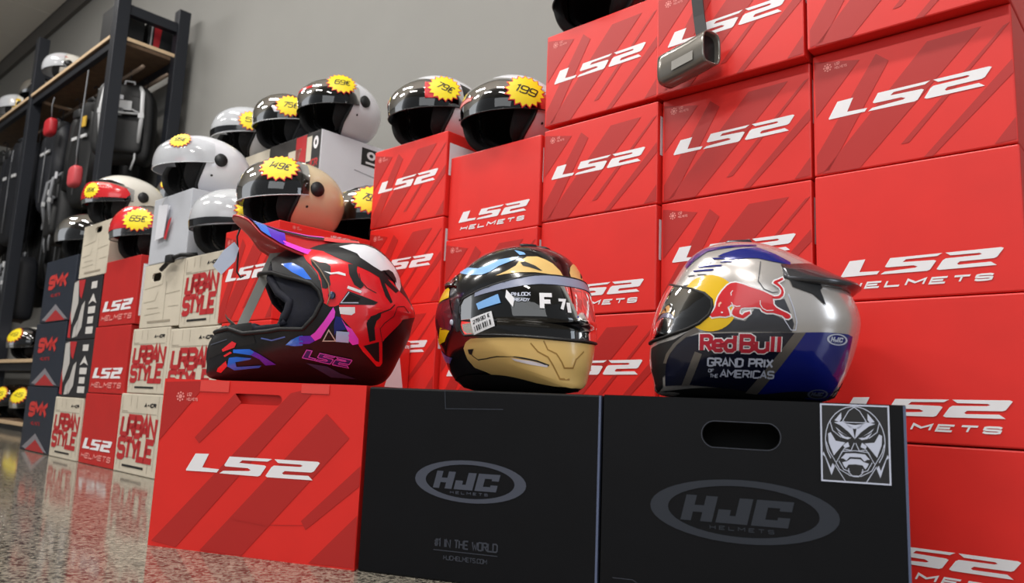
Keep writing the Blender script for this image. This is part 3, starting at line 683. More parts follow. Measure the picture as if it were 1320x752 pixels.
jet('white open helmet with a red visor band, on the cream carton with a hand hole', p, y, IVORY, VIS_CLEAR, (14, 4, 14), '99€', graphics=(
    ('red_visor_band', [(-70, 14), (-40, 18), (0, 20), (40, 18), (64, 12), (70, 2), (64, -6), (30, -8), (-10, -9), (-50, -9)], REDG), ('pale_lettering', [(10, 18), (40, 17), (45, 8), (12, 9)], PALE)), vis=(76, 26, -16))
p, y = J(-1.80, .22, .8365, 0)
jet('dark grey helmet on top of the slate cartons', p, y, GREYG, VIS_MID, None, '', graphics=(('grey_sweep', [(20, 50), (70, 40), (100, 10), (70, 22), (30, 34)], SILVG), ('white_patch', [(55, 14), (70, 12), (68, 2), (56, 4)], WHITEG)))
p, y = J(-1.095, .24, .768, -4)
jet('red and white helmet with a yellow price star, on the topmost plain red carton', p, y, IVORY, VIS_CLEAR, (44, 12, 20), '65€', graphics=(
    ('red_front_band', [(-72, 34), (-20, 40), (40, 36), (70, 18), (66, 0), (20, -4), (-30, -8), (-70, -10)], REDG), ('black_streak', [(40, 30), (78, 26), (100, 0), (84, 2), (66, 14)], BLACK)))
p, y = J(-1.62, -.12, 1.0805, 0)
jet('white helmet with a raised dark visor, half hidden behind the big white helmet', p, y, IVORY, VIS_DARK, (20, 16, 15), '89', graphics=(('red_side_patch', [(64, 4), (84, 6), (86, -8), (66, -8)], REDG),))
p, y = J(-.70, .26, .957, -6)
jet('big white helmet with a clear visor and small star, on the grey carton', p, y, WHITEG, VIS_WHITENED, (36, 24, 13), '95€', graphics=(('red_mark', [(30, -2), (46, -1), (44, -7), (31, -7)], REDG),), vis=(82, 44, -12), scale=1.02, rim_line=False)
p, y = J(-.405, .25, .718, 6)
jet('white helmet with a black brim, behind the peak of the peaked helmet', p, y, IVORY, VIS_WHITENED, (64, 8, 18), '59€', graphics=(('black_brow', [(-66, -5), (0, -6), (66, -4), (68, -10), (0, -15), (-66, -11)], BLACK), ('grey_fin', [(70, 46), (105, 50), (110, 40), (76, 38)], GREYG)))
p, y = J(-.135, .235, .7715, -3)
jet('cream open helmet with a clear visor and a big yellow price star', p, y, CREAMG, VIS_MID, (44, 24, 20, -8), '149€', graphics=(top_slot,), rim_line=False)
p, y = J(-.135, -.085, .7735, 4)
jet('small black helmet with a yellow price star, between a white carton and the red wall', p, y, BLACK, VIS_DARK, (42, 15, 22, -12), '79.90', graphics=(('red_line', [(-60, -4), (-20, -2), (10, -2), (-20, -6), (-58, -8)], REDG),), scale=.97)
p, y = J(-.985, -.06, 1.2375, -4)
jet('small white helmet with a black brim, on the cream carton at the wall', p, y, WHITEG, VIS_WHITENED, (62, 8, 18), '55', graphics=(('black_brow', [(-66, -4), (0, -5), (66, -3), (68, -10), (0, -15), (-66, -11)], BLACK),), rim_line=False)
p, y = J(-.71, -.09, 1.2375, 0)
jet('black helmet with a smoked visor, between two white ones at the wall', p, y, BLACK, VIS_DARK, (50, 9, 19), '75€', graphics=(('white_dash', [(26, 4), (50, 6), (56, -2), (30, -4)], WHITEG),), rim_line=False)
p, y = J(-.432, -.11, 1.2405, 4)
jet('white open helmet with a dark visor and black side disc, on the white carton', p, y, WHITEG, VIS_DARK, (51, 21, 19, 4), '69€', graphics=(('red_line', [(-60, 6), (-20, 12), (14, 13), (12, 9), (-20, 7), (-58, 2)], REDG), ('sun_visor', [(-70, 24), (0, 30), (60, 24), (72, 12), (60, 6), (0, 8), (-70, 4)], BLACK)), vis=(80, 38, -16), scale=.99)
def plaque(lo, la): return [(lo-20, la+2), (lo, la+3), (lo+14, la+2), (lo+13, la-3), (lo, la-3), (lo-19, la-3)]
front_dark = ('sun_visor', [(-76, 22), (-40, 27), (0, 28), (40, 26), (66, 20), (74, 10), (66, -2), (0, -8), (-70, -2)], BLACK)
p, y = J(.175, -.075, 1.0625, -5)
jet('white and black helmet with smoked visor and red tag, on the first red column', p, y, WHITEG, VIS_DARK, (56, 12, 18, -22), '79€', graphics=(front_dark, ('red_tag', [(34, 18), (54, 18), (50, -3), (36, -4)], REDP), ('pale_plaque', plaque(-30, 4), PALE), ('black_rear_patch', [(80, 34), (104, 30), (112, 0), (84, 0)], BLACK)), vis=(80, 33, -16), scale=1.02)
p, y = J(.50, -.075, .9815, -3)
jet('black visored helmet with a white crown, tucked against a red carton', p, y, WHITEG, VIS_DARK, (54, 8, 20, -14), '199', graphics=(front_dark, ('pale_plaque', plaque(-14, 2), PALE)), vis=(80, 33, -16), scale=1.0)
p, y = J(.80, -.10, 1.2505, 0)
jet('black helmet on the highest red carton, cut by the top of the picture', p, y, BLACK, VIS_DARK, None, '', scale=1.0)

# outlines of the painted designs, in the helmets own side view (metres) or longitude and latitude (degrees)
RB_ART = {
    'navy_front': [(0.1014,0.1014),(0.1191,0.0973),(0.1334,0.0856),(0.1442,0.0717),(0.1495,0.0584),(0.1509,0.0393),(0.1505,0.0200),(0.1131,0.0228),(0.0663,0.0202),(0.0227,0.0139),(0.0070,0.0135),(0.0040,0.0122),(-0.0387,0.1049)],
    'chin_dark': [(0.1782,0.0814),(0.1612,0.0892),(0.1390,0.0945),(0.1192,0.1049),(0.1068,0.1110),(0.1227,0.1003),(0.1389,0.0868),(0.1497,0.0719),(0.1541,0.0566),(0.1556,0.0394),(0.1543,0.0181),(0.1671,0.0005),(0.1751,0.0022),(0.1788,0.0507)],
    'blue_rear': [(-0.0556,0.1060),(-0.0850,0.1079),(-0.1234,0.1081),(-0.1335,0.1057),(-0.1304,0.0865),(-0.1246,0.0519),(-0.1146,0.0293),(-0.1027,0.0059),(-0.0751,0.0071),(-0.0380,0.0079),(0.0076,0.0121)],
    'trim_front': [(0.1068,0.1129),(0.0997,0.1060),(0.1191,0.0983),(0.1343,0.0856),(0.1451,0.0707),(0.1494,0.0565),(0.1541,0.0566),(0.1497,0.0719),(0.1389,0.0877),(0.1228,0.1013)],
    'band_rear': [(-0.0387,0.1049),(-0.0556,0.1060),(0.0058,0.0121),(0.0246,0.0138)],
    'band_front': [(0.1062,0.0746),(0.0955,0.0707),(0.1130,0.0224),(0.1252,0.0221)],
    'sun': [(0.0435,0.1485),(0.0440,0.1557),(0.0454,0.1627),(0.0479,0.1694),(0.0513,0.1757),(0.0556,0.1815),(0.0605,0.1865),(0.0661,0.1907),(0.0722,0.1939),(0.0787,0.1960),(0.0853,0.1971),(0.0919,0.1970),(0.0983,0.1957),(0.1044,0.1933),(0.1101,0.1896),(0.1151,0.1847),(0.1193,0.1789),(0.1226,0.1723),(0.1249,0.1651),(0.1260,0.1575),(0.1261,0.1497),(0.1250,0.1420),(0.1229,0.1347),(0.1197,0.1278),(0.1156,0.1217),(0.1107,0.1163),(0.1051,0.1120),(0.0991,0.1087),(0.0926,0.1065),(0.0860,0.1055),(0.0794,0.1056),(0.0729,0.1069),(0.0668,0.1093),(0.0612,0.1127),(0.0561,0.1171),(0.0518,0.1223),(0.0483,0.1282),(0.0457,0.1346),(0.0441,0.1415)],
    'bull': [(0.0811,0.1272),(0.0845,0.1303),(0.0791,0.1374),(0.0763,0.1433),(0.0749,0.1507),(0.0721,0.1596),(0.0665,0.1684),(0.0589,0.1771),(0.0534,0.1806),(0.0467,0.1814),(0.0372,0.1785),(0.0265,0.1738),(0.0157,0.1701),(0.0062,0.1665),(-0.0019,0.1622),(-0.0087,0.1590),(-0.0150,0.1600),(-0.0185,0.1633),(-0.0194,0.1685),(-0.0168,0.1737),(-0.0121,0.1773),(-0.0078,0.1802),(-0.0097,0.1836),(-0.0154,0.1858),(-0.0220,0.1891),(-0.0232,0.1865),(-0.0180,0.1832),(-0.0137,0.1811),(-0.0184,0.1767),(-0.0219,0.1716),(-0.0230,0.1657),(-0.0214,0.1602),(-0.0169,0.1564),(-0.0107,0.1554),(-0.0062,0.1560),(-0.0072,0.1514),(-0.0071,0.1470),(-0.0112,0.1421),(-0.0166,0.1389),(-0.0221,0.1362),(-0.0275,0.1339),(-0.0316,0.1312),(-0.0323,0.1277),(-0.0289,0.1255),(-0.0248,0.1260),(-0.0200,0.1302),(-0.0125,0.1321),(-0.0070,0.1338),(0.0025,0.1336),(0.0087,0.1364),(0.0120,0.1412),(0.0188,0.1423),(0.0269,0.1416),(0.0344,0.1416),(0.0394,0.1406),(0.0419,0.1365),(0.0419,0.1322),(0.0378,0.1299),(0.0344,0.1336),(0.0270,0.1358),(0.0263,0.1325),(0.0317,0.1279),(0.0365,0.1247),(0.0432,0.1262),(0.0500,0.1291),(0.0527,0.1323),(0.0520,0.1367),(0.0488,0.1422),(0.0506,0.1451),(0.0539,0.1470),(0.0553,0.1448),(0.0591,0.1424),(0.0570,0.1368),(0.0556,0.1295),(0.0621,0.1278),(0.0703,0.1287),(0.0770,0.1279)],
    'bull_line1': [(0.0119,0.1525),(0.0120,0.1467),(0.0086,0.1403),(0.0025,0.1371),(-0.0070,0.1377)],
    'bull_line2': [(0.0531,0.1603),(0.0537,0.1648),(0.0509,0.1685)],
    'bull_line3': [(0.0532,0.1499),(0.0512,0.1455),(0.0459,0.1432),(0.0405,0.1438)],
    'bull_eye': [(0.0682,0.1353),(0.0655,0.1352),(0.0655,0.1332),(0.0682,0.1332)],
    'bull_horn': [(0.0722,0.1439),(0.0718,0.1483),(0.0688,0.1512),(0.0668,0.1489),(0.0695,0.1467),(0.0702,0.1430)],
    'dark_belly': [(0.1056,0.1038),(0.0864,0.1054),(0.0688,0.1102),(0.0554,0.1251),(0.0337,0.1207),(0.0202,0.1394),(0.0127,0.1392),(0.0053,0.1324),(-0.0070,0.1320),(-0.0220,0.1246),(-0.0303,0.1234),(-0.0330,0.1291),(-0.0275,0.1346),(-0.0085,0.1442),(-0.0086,0.1529),(-0.0169,0.1545),(-0.0238,0.1561),(-0.0303,0.1404),(-0.0379,0.1180),(-0.0347,0.1053)],
    'wedge_line': [(-0.0220,0.1260),(-0.0332,0.1088),(-0.0401,0.1090),(-0.0416,0.1210),(-0.0372,0.1407),(-0.0296,0.1637)],
    'top_blue': [(0.0713,0.2294),(0.0620,0.2343),(0.0396,0.2414),(0.0106,0.2453),(0.0046,0.2428),(-0.0179,0.2317),(-0.0385,0.2185),(-0.0375,0.2132),(-0.0101,0.2178),(0.0112,0.2228),(0.0256,0.2233),(0.0417,0.2218),(0.0539,0.2247)],
    'front_stripe': [(0.1195,0.2219),(0.1131,0.2330),(0.1020,0.2414),(0.0887,0.2498),(0.0675,0.2488),(0.0381,0.2506),(0.0090,0.2519),(0.0099,0.2482),(0.0389,0.2465),(0.0609,0.2444),(0.0862,0.2415),(0.1076,0.2262),(0.1178,0.2160)],
    's1': [(0.0802,0.2272),(0.0538,0.2261),(0.0345,0.2234),(0.0488,0.2213),(0.0769,0.2244)],
    's2': [(0.0684,0.2185),(0.0489,0.2200),(0.0518,0.2171),(0.0667,0.2170)],
    's3': [(0.0911,0.2211),(0.0814,0.2217),(0.0825,0.2181),(0.0912,0.2182)],
    's4': [(0.1002,0.2151),(0.0652,0.2132),(0.0679,0.2107),(0.1003,0.2124)],
    's5': [(0.1083,0.2090),(0.0776,0.2071),(0.0804,0.2043),(0.1076,0.2062)],
    's6': [(0.1166,0.2014),(0.1059,0.2012),(0.1069,0.1988),(0.1158,0.1989)],
    's7': [(0.1024,0.2010),(0.0884,0.2001),(0.0902,0.1983),(0.1024,0.1991)],
    's8': [(0.1242,0.1846),(0.1134,0.1849),(0.1144,0.1829),(0.1234,0.1829)],
    'vent_side': [(-0.0320,0.1910),(-0.0529,0.1876),(-0.0788,0.1836),(-0.0837,0.1769),(-0.0793,0.1726),(-0.0822,0.1631),(-0.0869,0.1483),(-0.0674,0.1658),(-0.0372,0.1758)],
    'crease': [(0.0083,0.2167),(0.0115,0.1980),(0.0140,0.1841),(0.0057,0.1707),(-0.0065,0.1653),(-0.0145,0.1664)],
    'hjc_oval': [(-0.1235,0.1000),(-0.1223,0.1027),(-0.1191,0.1049),(-0.1146,0.1063),(-0.1092,0.1070),(-0.1035,0.1067),(-0.0981,0.1056),(-0.0935,0.1037),(-0.0903,0.1013),(-0.0887,0.0985),(-0.0888,0.0957),(-0.0907,0.0932),(-0.0943,0.0913),(-0.0990,0.0901),(-0.1045,0.0898),(-0.1103,0.0905),(-0.1157,0.0921),(-0.1200,0.0944),(-0.1228,0.0972)],
    'dim_oval': [(-0.1018,0.0167),(-0.0993,0.0196),(-0.0946,0.0218),(-0.0885,0.0230),(-0.0821,0.0231),(-0.0763,0.0220),(-0.0722,0.0198),(-0.0705,0.0170),(-0.0715,0.0140),(-0.0751,0.0114),(-0.0807,0.0096),(-0.0872,0.0089),(-0.0935,0.0095),(-0.0985,0.0112),(-0.1015,0.0138)],
    't_red': [(0.0989,0.0738),(-0.0219,0.0748),(0.1012,0.1017)],
    't_gp': [(0.0878,0.0523),(-0.0112,0.0547),(0.0886,0.0661)],
    't_am': [(0.0676,0.0363),(-0.0149,0.0386),(0.0688,0.0488)],
    't_of': [(0.0854,0.0438),(0.0765,0.0441),(0.0857,0.0492)],
    't_the': [(0.0828,0.0358),(0.0695,0.0362),(0.0833,0.0418)],
    't_hjc': [(-0.0954,0.0923),(-0.1179,0.0941),(-0.0948,0.1029)],
    'spoil': [(-0.0338,0.2135),(-0.0591,0.2214),(-0.0865,0.2080),(-0.0957,0.2026),(-0.1433,0.1877),(-0.1476,0.1848),(-0.1341,0.1729),(-0.0795,0.1746),(-0.0733,0.1851),(-0.0312,0.1913)],
    'visor': [(0.1395,0.1867),(0.1101,0.1738),(0.0925,0.1669),(0.0822,0.1554),(0.0814,0.1438),(0.0858,0.1325),(0.1068,0.1145),(0.1401,0.1186)],
    'roll': [(0.1599,0.0161),(0.1318,0.0227),(0.0852,0.0233),(0.0476,0.0190),(0.0098,0.0138),(0.0041,0.0128),(-0.0380,0.0079),(-0.0751,0.0071),(-0.1027,0.0059)],
}
MX_ART = {
    'red': [(0.0454,0.2619),(0.0244,0.2630),(0.0014,0.2594),(-0.0455,0.2421),(-0.0698,0.2338),(-0.1039,0.2216),(-0.1389,0.2131),(-0.1564,0.1946),(-0.1720,0.1845),(-0.1881,0.1678),(-0.1968,0.1501),(-0.1967,0.1491),(-0.1642,0.1381),(-0.1572,0.1281),(-0.1281,0.0959),(-0.1241,0.0889),(-0.1302,0.0498),(-0.1265,0.0429),(-0.1192,0.0424),(-0.0869,0.0684),(-0.0763,0.0805),(-0.0598,0.1093),(-0.0385,0.1292),(-0.0324,0.1526),(-0.0245,0.1487),(-0.0149,0.1479),(-0.0039,0.1539),(0.0013,0.1654),(0.0025,0.1783),(0.0063,0.1943),(0.0099,0.2085),(0.0220,0.2248),(0.0318,0.2354)],
    'white_top': [(-0.0288,0.2745),(-0.0564,0.2852),(-0.0815,0.2862),(-0.1028,0.2804),(-0.1253,0.2670),(-0.1453,0.2485),(-0.1589,0.2262),(-0.1605,0.2075),(-0.1559,0.1956),(-0.1466,0.2060),(-0.1417,0.2295),(-0.1318,0.2362),(-0.1198,0.2335),(-0.1083,0.2290),(-0.0887,0.2412),(-0.0699,0.2520),(-0.0640,0.2608),(-0.0502,0.2666)],
    'fin': [(-0.0005,0.2578),(-0.0279,0.2567),(-0.0537,0.2547),(-0.0699,0.2520),(-0.0952,0.2378),(-0.1128,0.2298),(-0.1196,0.2222),(-0.1365,0.2081),(-0.1539,0.1963),(-0.1460,0.1896),(-0.1271,0.2019),(-0.1199,0.2071),(-0.1388,0.1692),(-0.1343,0.1660),(-0.1228,0.1797),(-0.1084,0.2158),(-0.0867,0.2254),(-0.0575,0.2345),(-0.0238,0.2468)],
    'white_eye': [(-0.1197,0.2323),(-0.1294,0.2368),(-0.1392,0.2335),(-0.1468,0.2218),(-0.1480,0.2127),(-0.1389,0.2175),(-0.1267,0.2259)],
    'brow_patch': [(0.0244,0.2403),(0.0089,0.2335),(-0.0045,0.2335),(-0.0124,0.2276),(-0.0139,0.2106),(-0.0112,0.2061),(-0.0144,0.1899),(-0.0068,0.1811),(0.0009,0.1825),(0.0037,0.1986),(0.0101,0.2127),(0.0221,0.2270)],
    'crescent': [(-0.0456,0.2353),(-0.0636,0.2352),(-0.0628,0.2221),(-0.0684,0.2079),(-0.0777,0.1945),(-0.0715,0.1875),(-0.0589,0.1943),(-0.0480,0.2139)],
    'line_a': [(-0.0670,0.2183),(-0.0707,0.2040),(-0.0837,0.1911),(-0.1031,0.1833)],
    'vent_tri': [(-0.0477,0.1812),(-0.1081,0.1650),(-0.0999,0.1585),(-0.0319,0.1529)],
    'vent_in': [(-0.0520,0.1762),(-0.0725,0.1692),(-0.0698,0.1639),(-0.0402,0.1610)],
    'vent_out': [(-0.0498,0.1790),(-0.0356,0.1566),(-0.0690,0.1597)],
    'white_strip': [(-0.0471,0.1910),(-0.0748,0.1838),(-0.0720,0.1790),(-0.0454,0.1857)],
    'bolt': [(-0.0003,0.2157),(-0.0148,0.2138),(-0.0283,0.2172),(-0.0411,0.2143),(-0.0413,0.2096),(-0.0245,0.2126),(-0.0130,0.2101)],
    'screw': [(-0.0247,0.1696),(-0.0237,0.1728),(-0.0213,0.1752),(-0.0182,0.1762),(-0.0149,0.1755),(-0.0123,0.1733),(-0.0110,0.1701),(-0.0113,0.1667),(-0.0130,0.1638),(-0.0158,0.1621),(-0.0191,0.1619),(-0.0221,0.1634),(-0.0242,0.1662)],
    'white_sq': [(-0.0327,0.1482),(-0.0628,0.1509),(-0.0637,0.1400),(-0.0575,0.1351),(-0.0358,0.1355)],
    'navy': [(-0.0277,0.1305),(-0.0385,0.1292),(-0.0502,0.1075),(-0.0325,0.1031),(-0.0292,0.0944),(-0.0261,0.1133)],
    'ltblue': [(-0.0320,0.1031),(-0.0561,0.1030),(-0.0574,0.0831),(-0.0326,0.0836)],
    'tri_logo': [(-0.0175,0.1042),(-0.0324,0.0851),(-0.0093,0.0836)],
    'magenta1': [(-0.0221,0.1473),(-0.0264,0.1390),(-0.0258,0.1282),(-0.0131,0.1060),(-0.0045,0.0886),(0.0053,0.0827),(0.0146,0.0916),(0.0070,0.0983),(-0.0075,0.1204)],
    'violet1': [(0.0351,0.0900),(0.0146,0.0916),(0.0053,0.0827),(0.0150,0.0769),(0.0335,0.0755)],
    'blue1': [(0.0574,0.0726),(0.0482,0.0825),(0.0341,0.0902),(0.0286,0.0911),(0.0266,0.0731),(0.0414,0.0709)],
    'magenta2': [(-0.0387,0.1270),(-0.0484,0.1149),(-0.0598,0.1093),(-0.0750,0.0912),(-0.0765,0.0823),(-0.0655,0.0794),(-0.0569,0.0867),(-0.0540,0.1025)],
    'logo_base': [(0.0243,0.0510),(-0.0705,0.0357),(0.0123,0.0712)],
    'slot': [(-0.0875,0.1226),(-0.0953,0.1365),(-0.1155,0.1453),(-0.1151,0.1364),(-0.1075,0.1289),(-0.1043,0.1154),(-0.1093,0.0919),(-0.0970,0.0876)],
    'low_tri': [(-0.0866,0.0791),(-0.1168,0.0893),(-0.1230,0.0510),(-0.1148,0.0530)],
    'line_b': [(-0.0893,0.1271),(-0.1087,0.1423),(-0.1341,0.1542),(-0.1438,0.1649)],
    'line_c': [(-0.1241,0.0889),(-0.1161,0.1144),(-0.1244,0.1263),(-0.1427,0.1419),(-0.1489,0.1609),(-0.1650,0.1647),(-0.1765,0.1537)],
    'slate': [(0.0167,0.0413),(-0.0245,0.0371),(-0.0506,0.0256),(-0.0863,0.0161),(-0.0350,0.0173)],
    'red_a': [(0.1529,0.0755),(0.1450,0.0718),(0.1477,0.0639),(0.1680,0.0553),(0.1703,0.0596)],
    'red_b': [(0.1549,0.0560),(0.1509,0.0537),(0.1634,0.0456),(0.1664,0.0479)],
    'red_c': [(0.1608,0.0382),(0.1581,0.0286),(0.1685,0.0162),(0.1761,0.0179),(0.1747,0.0241)],
    'blue_a': [(0.1496,0.0600),(0.1200,0.0617),(0.1123,0.0572),(0.1172,0.0509),(0.1491,0.0538)],
    'violet_a': [(0.1200,0.0617),(0.1027,0.0538),(0.0707,0.0360),(0.0895,0.0335),(0.1018,0.0444),(0.1172,0.0509)],
    'blue_b': [(0.1557,0.0442),(0.1428,0.0465),(0.1158,0.0456),(0.1184,0.0427),(0.1439,0.0369),(0.1413,0.0283),(0.0970,0.0332),(0.1003,0.0288),(0.1445,0.0221),(0.1581,0.0286)],
    'slate_line': [(0.1016,0.0825),(0.0830,0.0793),(0.0598,0.0870)],
    'grey_line': [(0.1913,0.0683),(0.1626,0.0790)],
    'port': [(0.0962,0.2338),(0.0908,0.2113),(0.0681,0.2019),(0.0429,0.1957),(0.0201,0.1890),(0.0066,0.1762),(-0.0005,0.1573),(0.0114,0.1270),(0.0302,0.1027),(0.0703,0.1007),(0.0919,0.0956),(0.1344,0.0904),(0.1606,0.0993)],
    'brow_blue': [(0.0767,0.2288),(0.0576,0.2308),(0.0378,0.2195),(0.0208,0.1971),(0.0318,0.1979),(0.0565,0.2109)],
    'brow_black': [(0.0956,0.2518),(0.0605,0.2415),(0.0276,0.2249),(0.0049,0.1962),(-0.0031,0.1605),(0.0077,0.1716),(0.0227,0.1858),(0.0440,0.1926),(0.0906,0.2079)],
    'liner': [(0.0896,0.2397),(0.0944,0.2016),(0.0785,0.1723),(0.0566,0.1543),(0.0594,0.1362),(0.0686,0.1124)],
}
GD_ART = {
    'chin': [(-78.3,-22.5),(-56.8,-20.7),(-36.4,-18.4),(-35.9,-18.3),(-26.2,-17.2),(-13.1,-16.6),(2.6,-16.2),(5.7,-22.1),(6.1,-28.3),(4.4,-34.5),(-2.5,-36.7),(-7.7,-37.6),(-21.4,-43.5),(-49.4,-52.0),(-39.0,-50.4),(-67.9,-54.3),(-91.2,-49.0),(-94.8,-40.3),(-92.2,-30.5),(-86.0,-25.6)],
    'mouth': [(-84.5,-33.5),(-83.2,-37.4),(-77.6,-40.6),(-66.2,-38.3),(-53.4,-33.9),(-35.7,-29.5),(-41.9,-30.9),(-35.1,-30.3),(-25.0,-29.9),(-18.1,-30.5)],
    'mouth_dot': [(-86.4,-31.6),(-77.8,-30.9),(-84.1,-36.4),(-87.5,-35.4)],
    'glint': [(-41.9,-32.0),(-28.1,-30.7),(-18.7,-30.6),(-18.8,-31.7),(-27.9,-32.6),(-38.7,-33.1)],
    'mouth_r': [(-2.6,-29.1),(-0.1,-27.7),(4.4,-27.0)],
    'crease1': [(-29.7,-20.8),(-25.0,-24.8),(-19.3,-26.4),(-15.8,-30.1),(-11.4,-35.1),(-5.8,-34.3)],
    'crease2': [(-22.4,-18.4),(-19.8,-22.6),(-15.0,-23.8),(-11.6,-27.4),(-10.0,-29.7),(-5.1,-28.9),(-3.8,-24.7),(1.4,-20.7)],
    'brow': [(-56.6,24.5),(-47.7,28.1),(-41.3,31.6),(-41.2,31.6),(-38.8,35.0),(-31.6,39.6),(-22.4,39.9),(-15.5,37.5),(-9.8,34.5),(-5.0,29.0),(-4.0,24.3),(-14.4,25.1),(-26.1,26.3),(-37.8,26.5),(-49.8,25.5)],
    'slot1': [(-37.5,34.1),(-33.7,34.9),(-25.6,31.4),(-20.5,27.4),(-22.8,27.6),(-29.8,30.1),(-35.4,31.4)],
    'slot2': [(-16.2,28.1),(-13.0,30.7),(-8.4,30.4),(-4.9,27.9),(-11.0,28.1)],
    'wave': [(-118.6,36.0),(-96.8,37.3),(-76.6,32.9),(-65.8,34.6),(-56.7,38.4),(-41.7,39.4),(-38.1,39.7),(-42.5,36.8),(-55.2,32.4),(-61.8,28.4),(-69.2,26.4),(-84.5,28.1)],
    'wave2': [(-43.2,48.0),(-34.0,44.2),(-32.6,41.7),(-38.0,41.3)],
    'band': [(-86.1,5.2),(-70.3,12.2),(-53.2,18.0),(-37.6,21.3),(-33.9,22.8),(-19.0,22.4),(-8.0,19.1),(3.2,12.9),(-8.5,14.7),(-20.0,15.9),(-33.9,15.6),(-48.7,13.8),(-44.9,12.8),(-56.5,9.8),(-67.7,6.8),(-82.1,1.6)],
    'visor': [(-87.7,6.9),(-70.5,13.4),(-53.4,19.3),(-37.7,22.7),(-33.9,23.9),(-18.8,23.4),(-6.8,19.9),(5.5,13.2),(7.0,4.9),(5.9,-2.8),(2.5,-15.4),(-14.3,-15.5),(-26.2,-16.2),(-47.0,-18.6),(-56.8,-19.9),(-79.2,-21.2),(-89.9,-19.3),(-88.9,-9.4)],
    'card': [(-74.1,-7.5),(-56.3,-2.2),(-53.3,-12.1),(-71.0,-18.9)],
    'card_blue': [(-69.3,3.3),(-52.4,9.6),(-50.0,3.4),(-66.9,-1.1)],
    'f_F': [(-25.3,-1.2),(-16.5,-0.7),(-24.9,9.9)],
    'f_7': [(-15.0,-0.7),(-9.6,-0.3),(-15.8,6.6)],
    'f_1': [(-9.4,-1.4),(-6.3,-1.2),(-8.4,4.4)],
    'stk_a': [(-46.7,12.5),(-40.8,6.3),(-41.6,0.5),(-47.1,7.2)],
    'stk_b': [(-43.2,10.9),(-30.5,12.1),(-30.6,9.5),(-40.9,8.2)],
    'stk_c': [(-40.5,7.4),(-31.9,9.1),(-31.9,7.3),(-40.1,5.9)],
    'yel1': [(-128.6,24.3),(-111.5,18.3),(-107.7,11.4),(-135.4,8.2),(-132.6,16.9)],
    'yel2': [(-120.6,-10.8),(-104.5,-15.1),(-117.1,-22.1),(-140.9,-22.0),(-140.1,-16.5),(-128.9,-17.8)],
    'maroon': [(-135.3,7.9),(-106.1,10.0),(-97.6,-5.5),(-102.2,-14.8),(-133.6,-11.0),(-137.9,-1.4)],
    'blue_low': [(-141.1,-23.4),(-117.4,-35.6),(-127.2,-38.1),(-143.4,-30.9)],
    'roll': [(-144.0,-32.4),(-134.1,-37.8),(-98.8,-50.9),(-69.0,-55.7),(-32.9,-49.4),(-19.7,-46.7),(-6.5,-39.5),(5.3,-37.2)],
    'pivot': [(-93.8,9.1),(-85.1,6.7),(-84.1,-6.3),(-90.9,-7.5)],
}

# ------------------------------------------------------------------ the three display helmets
def hero(label, pos, yaw): return thing('display_helmet', label, 'helmet', pos, yaw)
def ring_on(S, poly_ll, off=0.): return [tuple(S.ll(float(a), float(b), np.array(off))) for a, b in dense(poly_ll, 3)]
SILVER = mat('silver_paint', '#cbc6c2', .24, metal=.6, coat=.5); NAVY = mat('navy_paint', '#101c78', .16, coat=.7, metal=.1); NAVYD = mat('deep_navy_paint', '#090d24', .18, coat=.6)
SUNY = mat('yellow_paint', '#e2b714', .25, coat=.5); BULLR = mat('bull_red_paint', '#cc1420', .3, coat=.4); TRIM = mat('warm_grey_paint', '#77716c', .3, metal=.5); BELLY = mat('charcoal_paint', '#3f4046', .3, metal=.3, coat=.3)
# ---- silver and blue racing helmet, seen from its left side
S = S_RACE
hb = hero('silver and blue racing helmet with a red bull emblem, on the right black carton', (.416, 1.279, TOP-.001), R(170))
VR = sym([(0, 21), (15, 18.5), (37, 14.2), (47, 11), (52.5, 6.5), (53.6, 1.6), (51.5, -3.5), (45, -8.5), (36, -11.5), (20, -14), (0, -15)])
V, F = shell_geo(S, [[(x*.985, y*.96) for x, y in VR]], dlon=2, dlat=2); mesh('shell', V, F, SILVER, hb, smooth=True, solid=.005)
V, F = shell_geo(S, [[(x*1.06, y*1.1) for x, y in VR]], k=.90, dlon=4, dlat=4); mesh('lining', V, F, FABRIC, hb, smooth=True)
tube('port_gasket', ring_on(S, VR, .001), .003, RUBBER, hb, closed=True)
vz = decal('visor', S, [[(x, y) for x, y in VR]], VIS_DARK, hb, base=.0035)
A = RB_ART
def paint(nm, key, m, lift, parent=hb, both=True, art=A, S=S, st=None, closed=False, VF=None):
    for sd in ((1, -1) if both else (1,)):
        c = [art[key]] if key else None
        vf = VF if VF else (stroke(art[key], st, closed) if st else None)
        decal(nm, S, c, m, parent, lift, 'xz', side=sd, VF=vf)
paint('dark_chin', 'chin_dark', BLACKM, 0); paint('blue_side', 'navy_front', NAVYD, 1); paint('blue_rear', 'blue_rear', NAVY, 1)
paint('charcoal_panel', 'dark_belly', BELLY, 1)
paint('grey_trim', 'trim_front', TRIM, 2); paint('grey_band', 'band_rear', TRIM, 2); paint('grey_band', 'band_front', TRIM, 2)
paint('blue_crown', 'top_blue', NAVY, 1); paint('crown_stripe', 'front_stripe', NAVY, 1)
for k in range(1, 9): paint('blue_streak', 's%d' % k, NAVY if k in (1, 2, 3, 4, 5) else BELLY, 1)
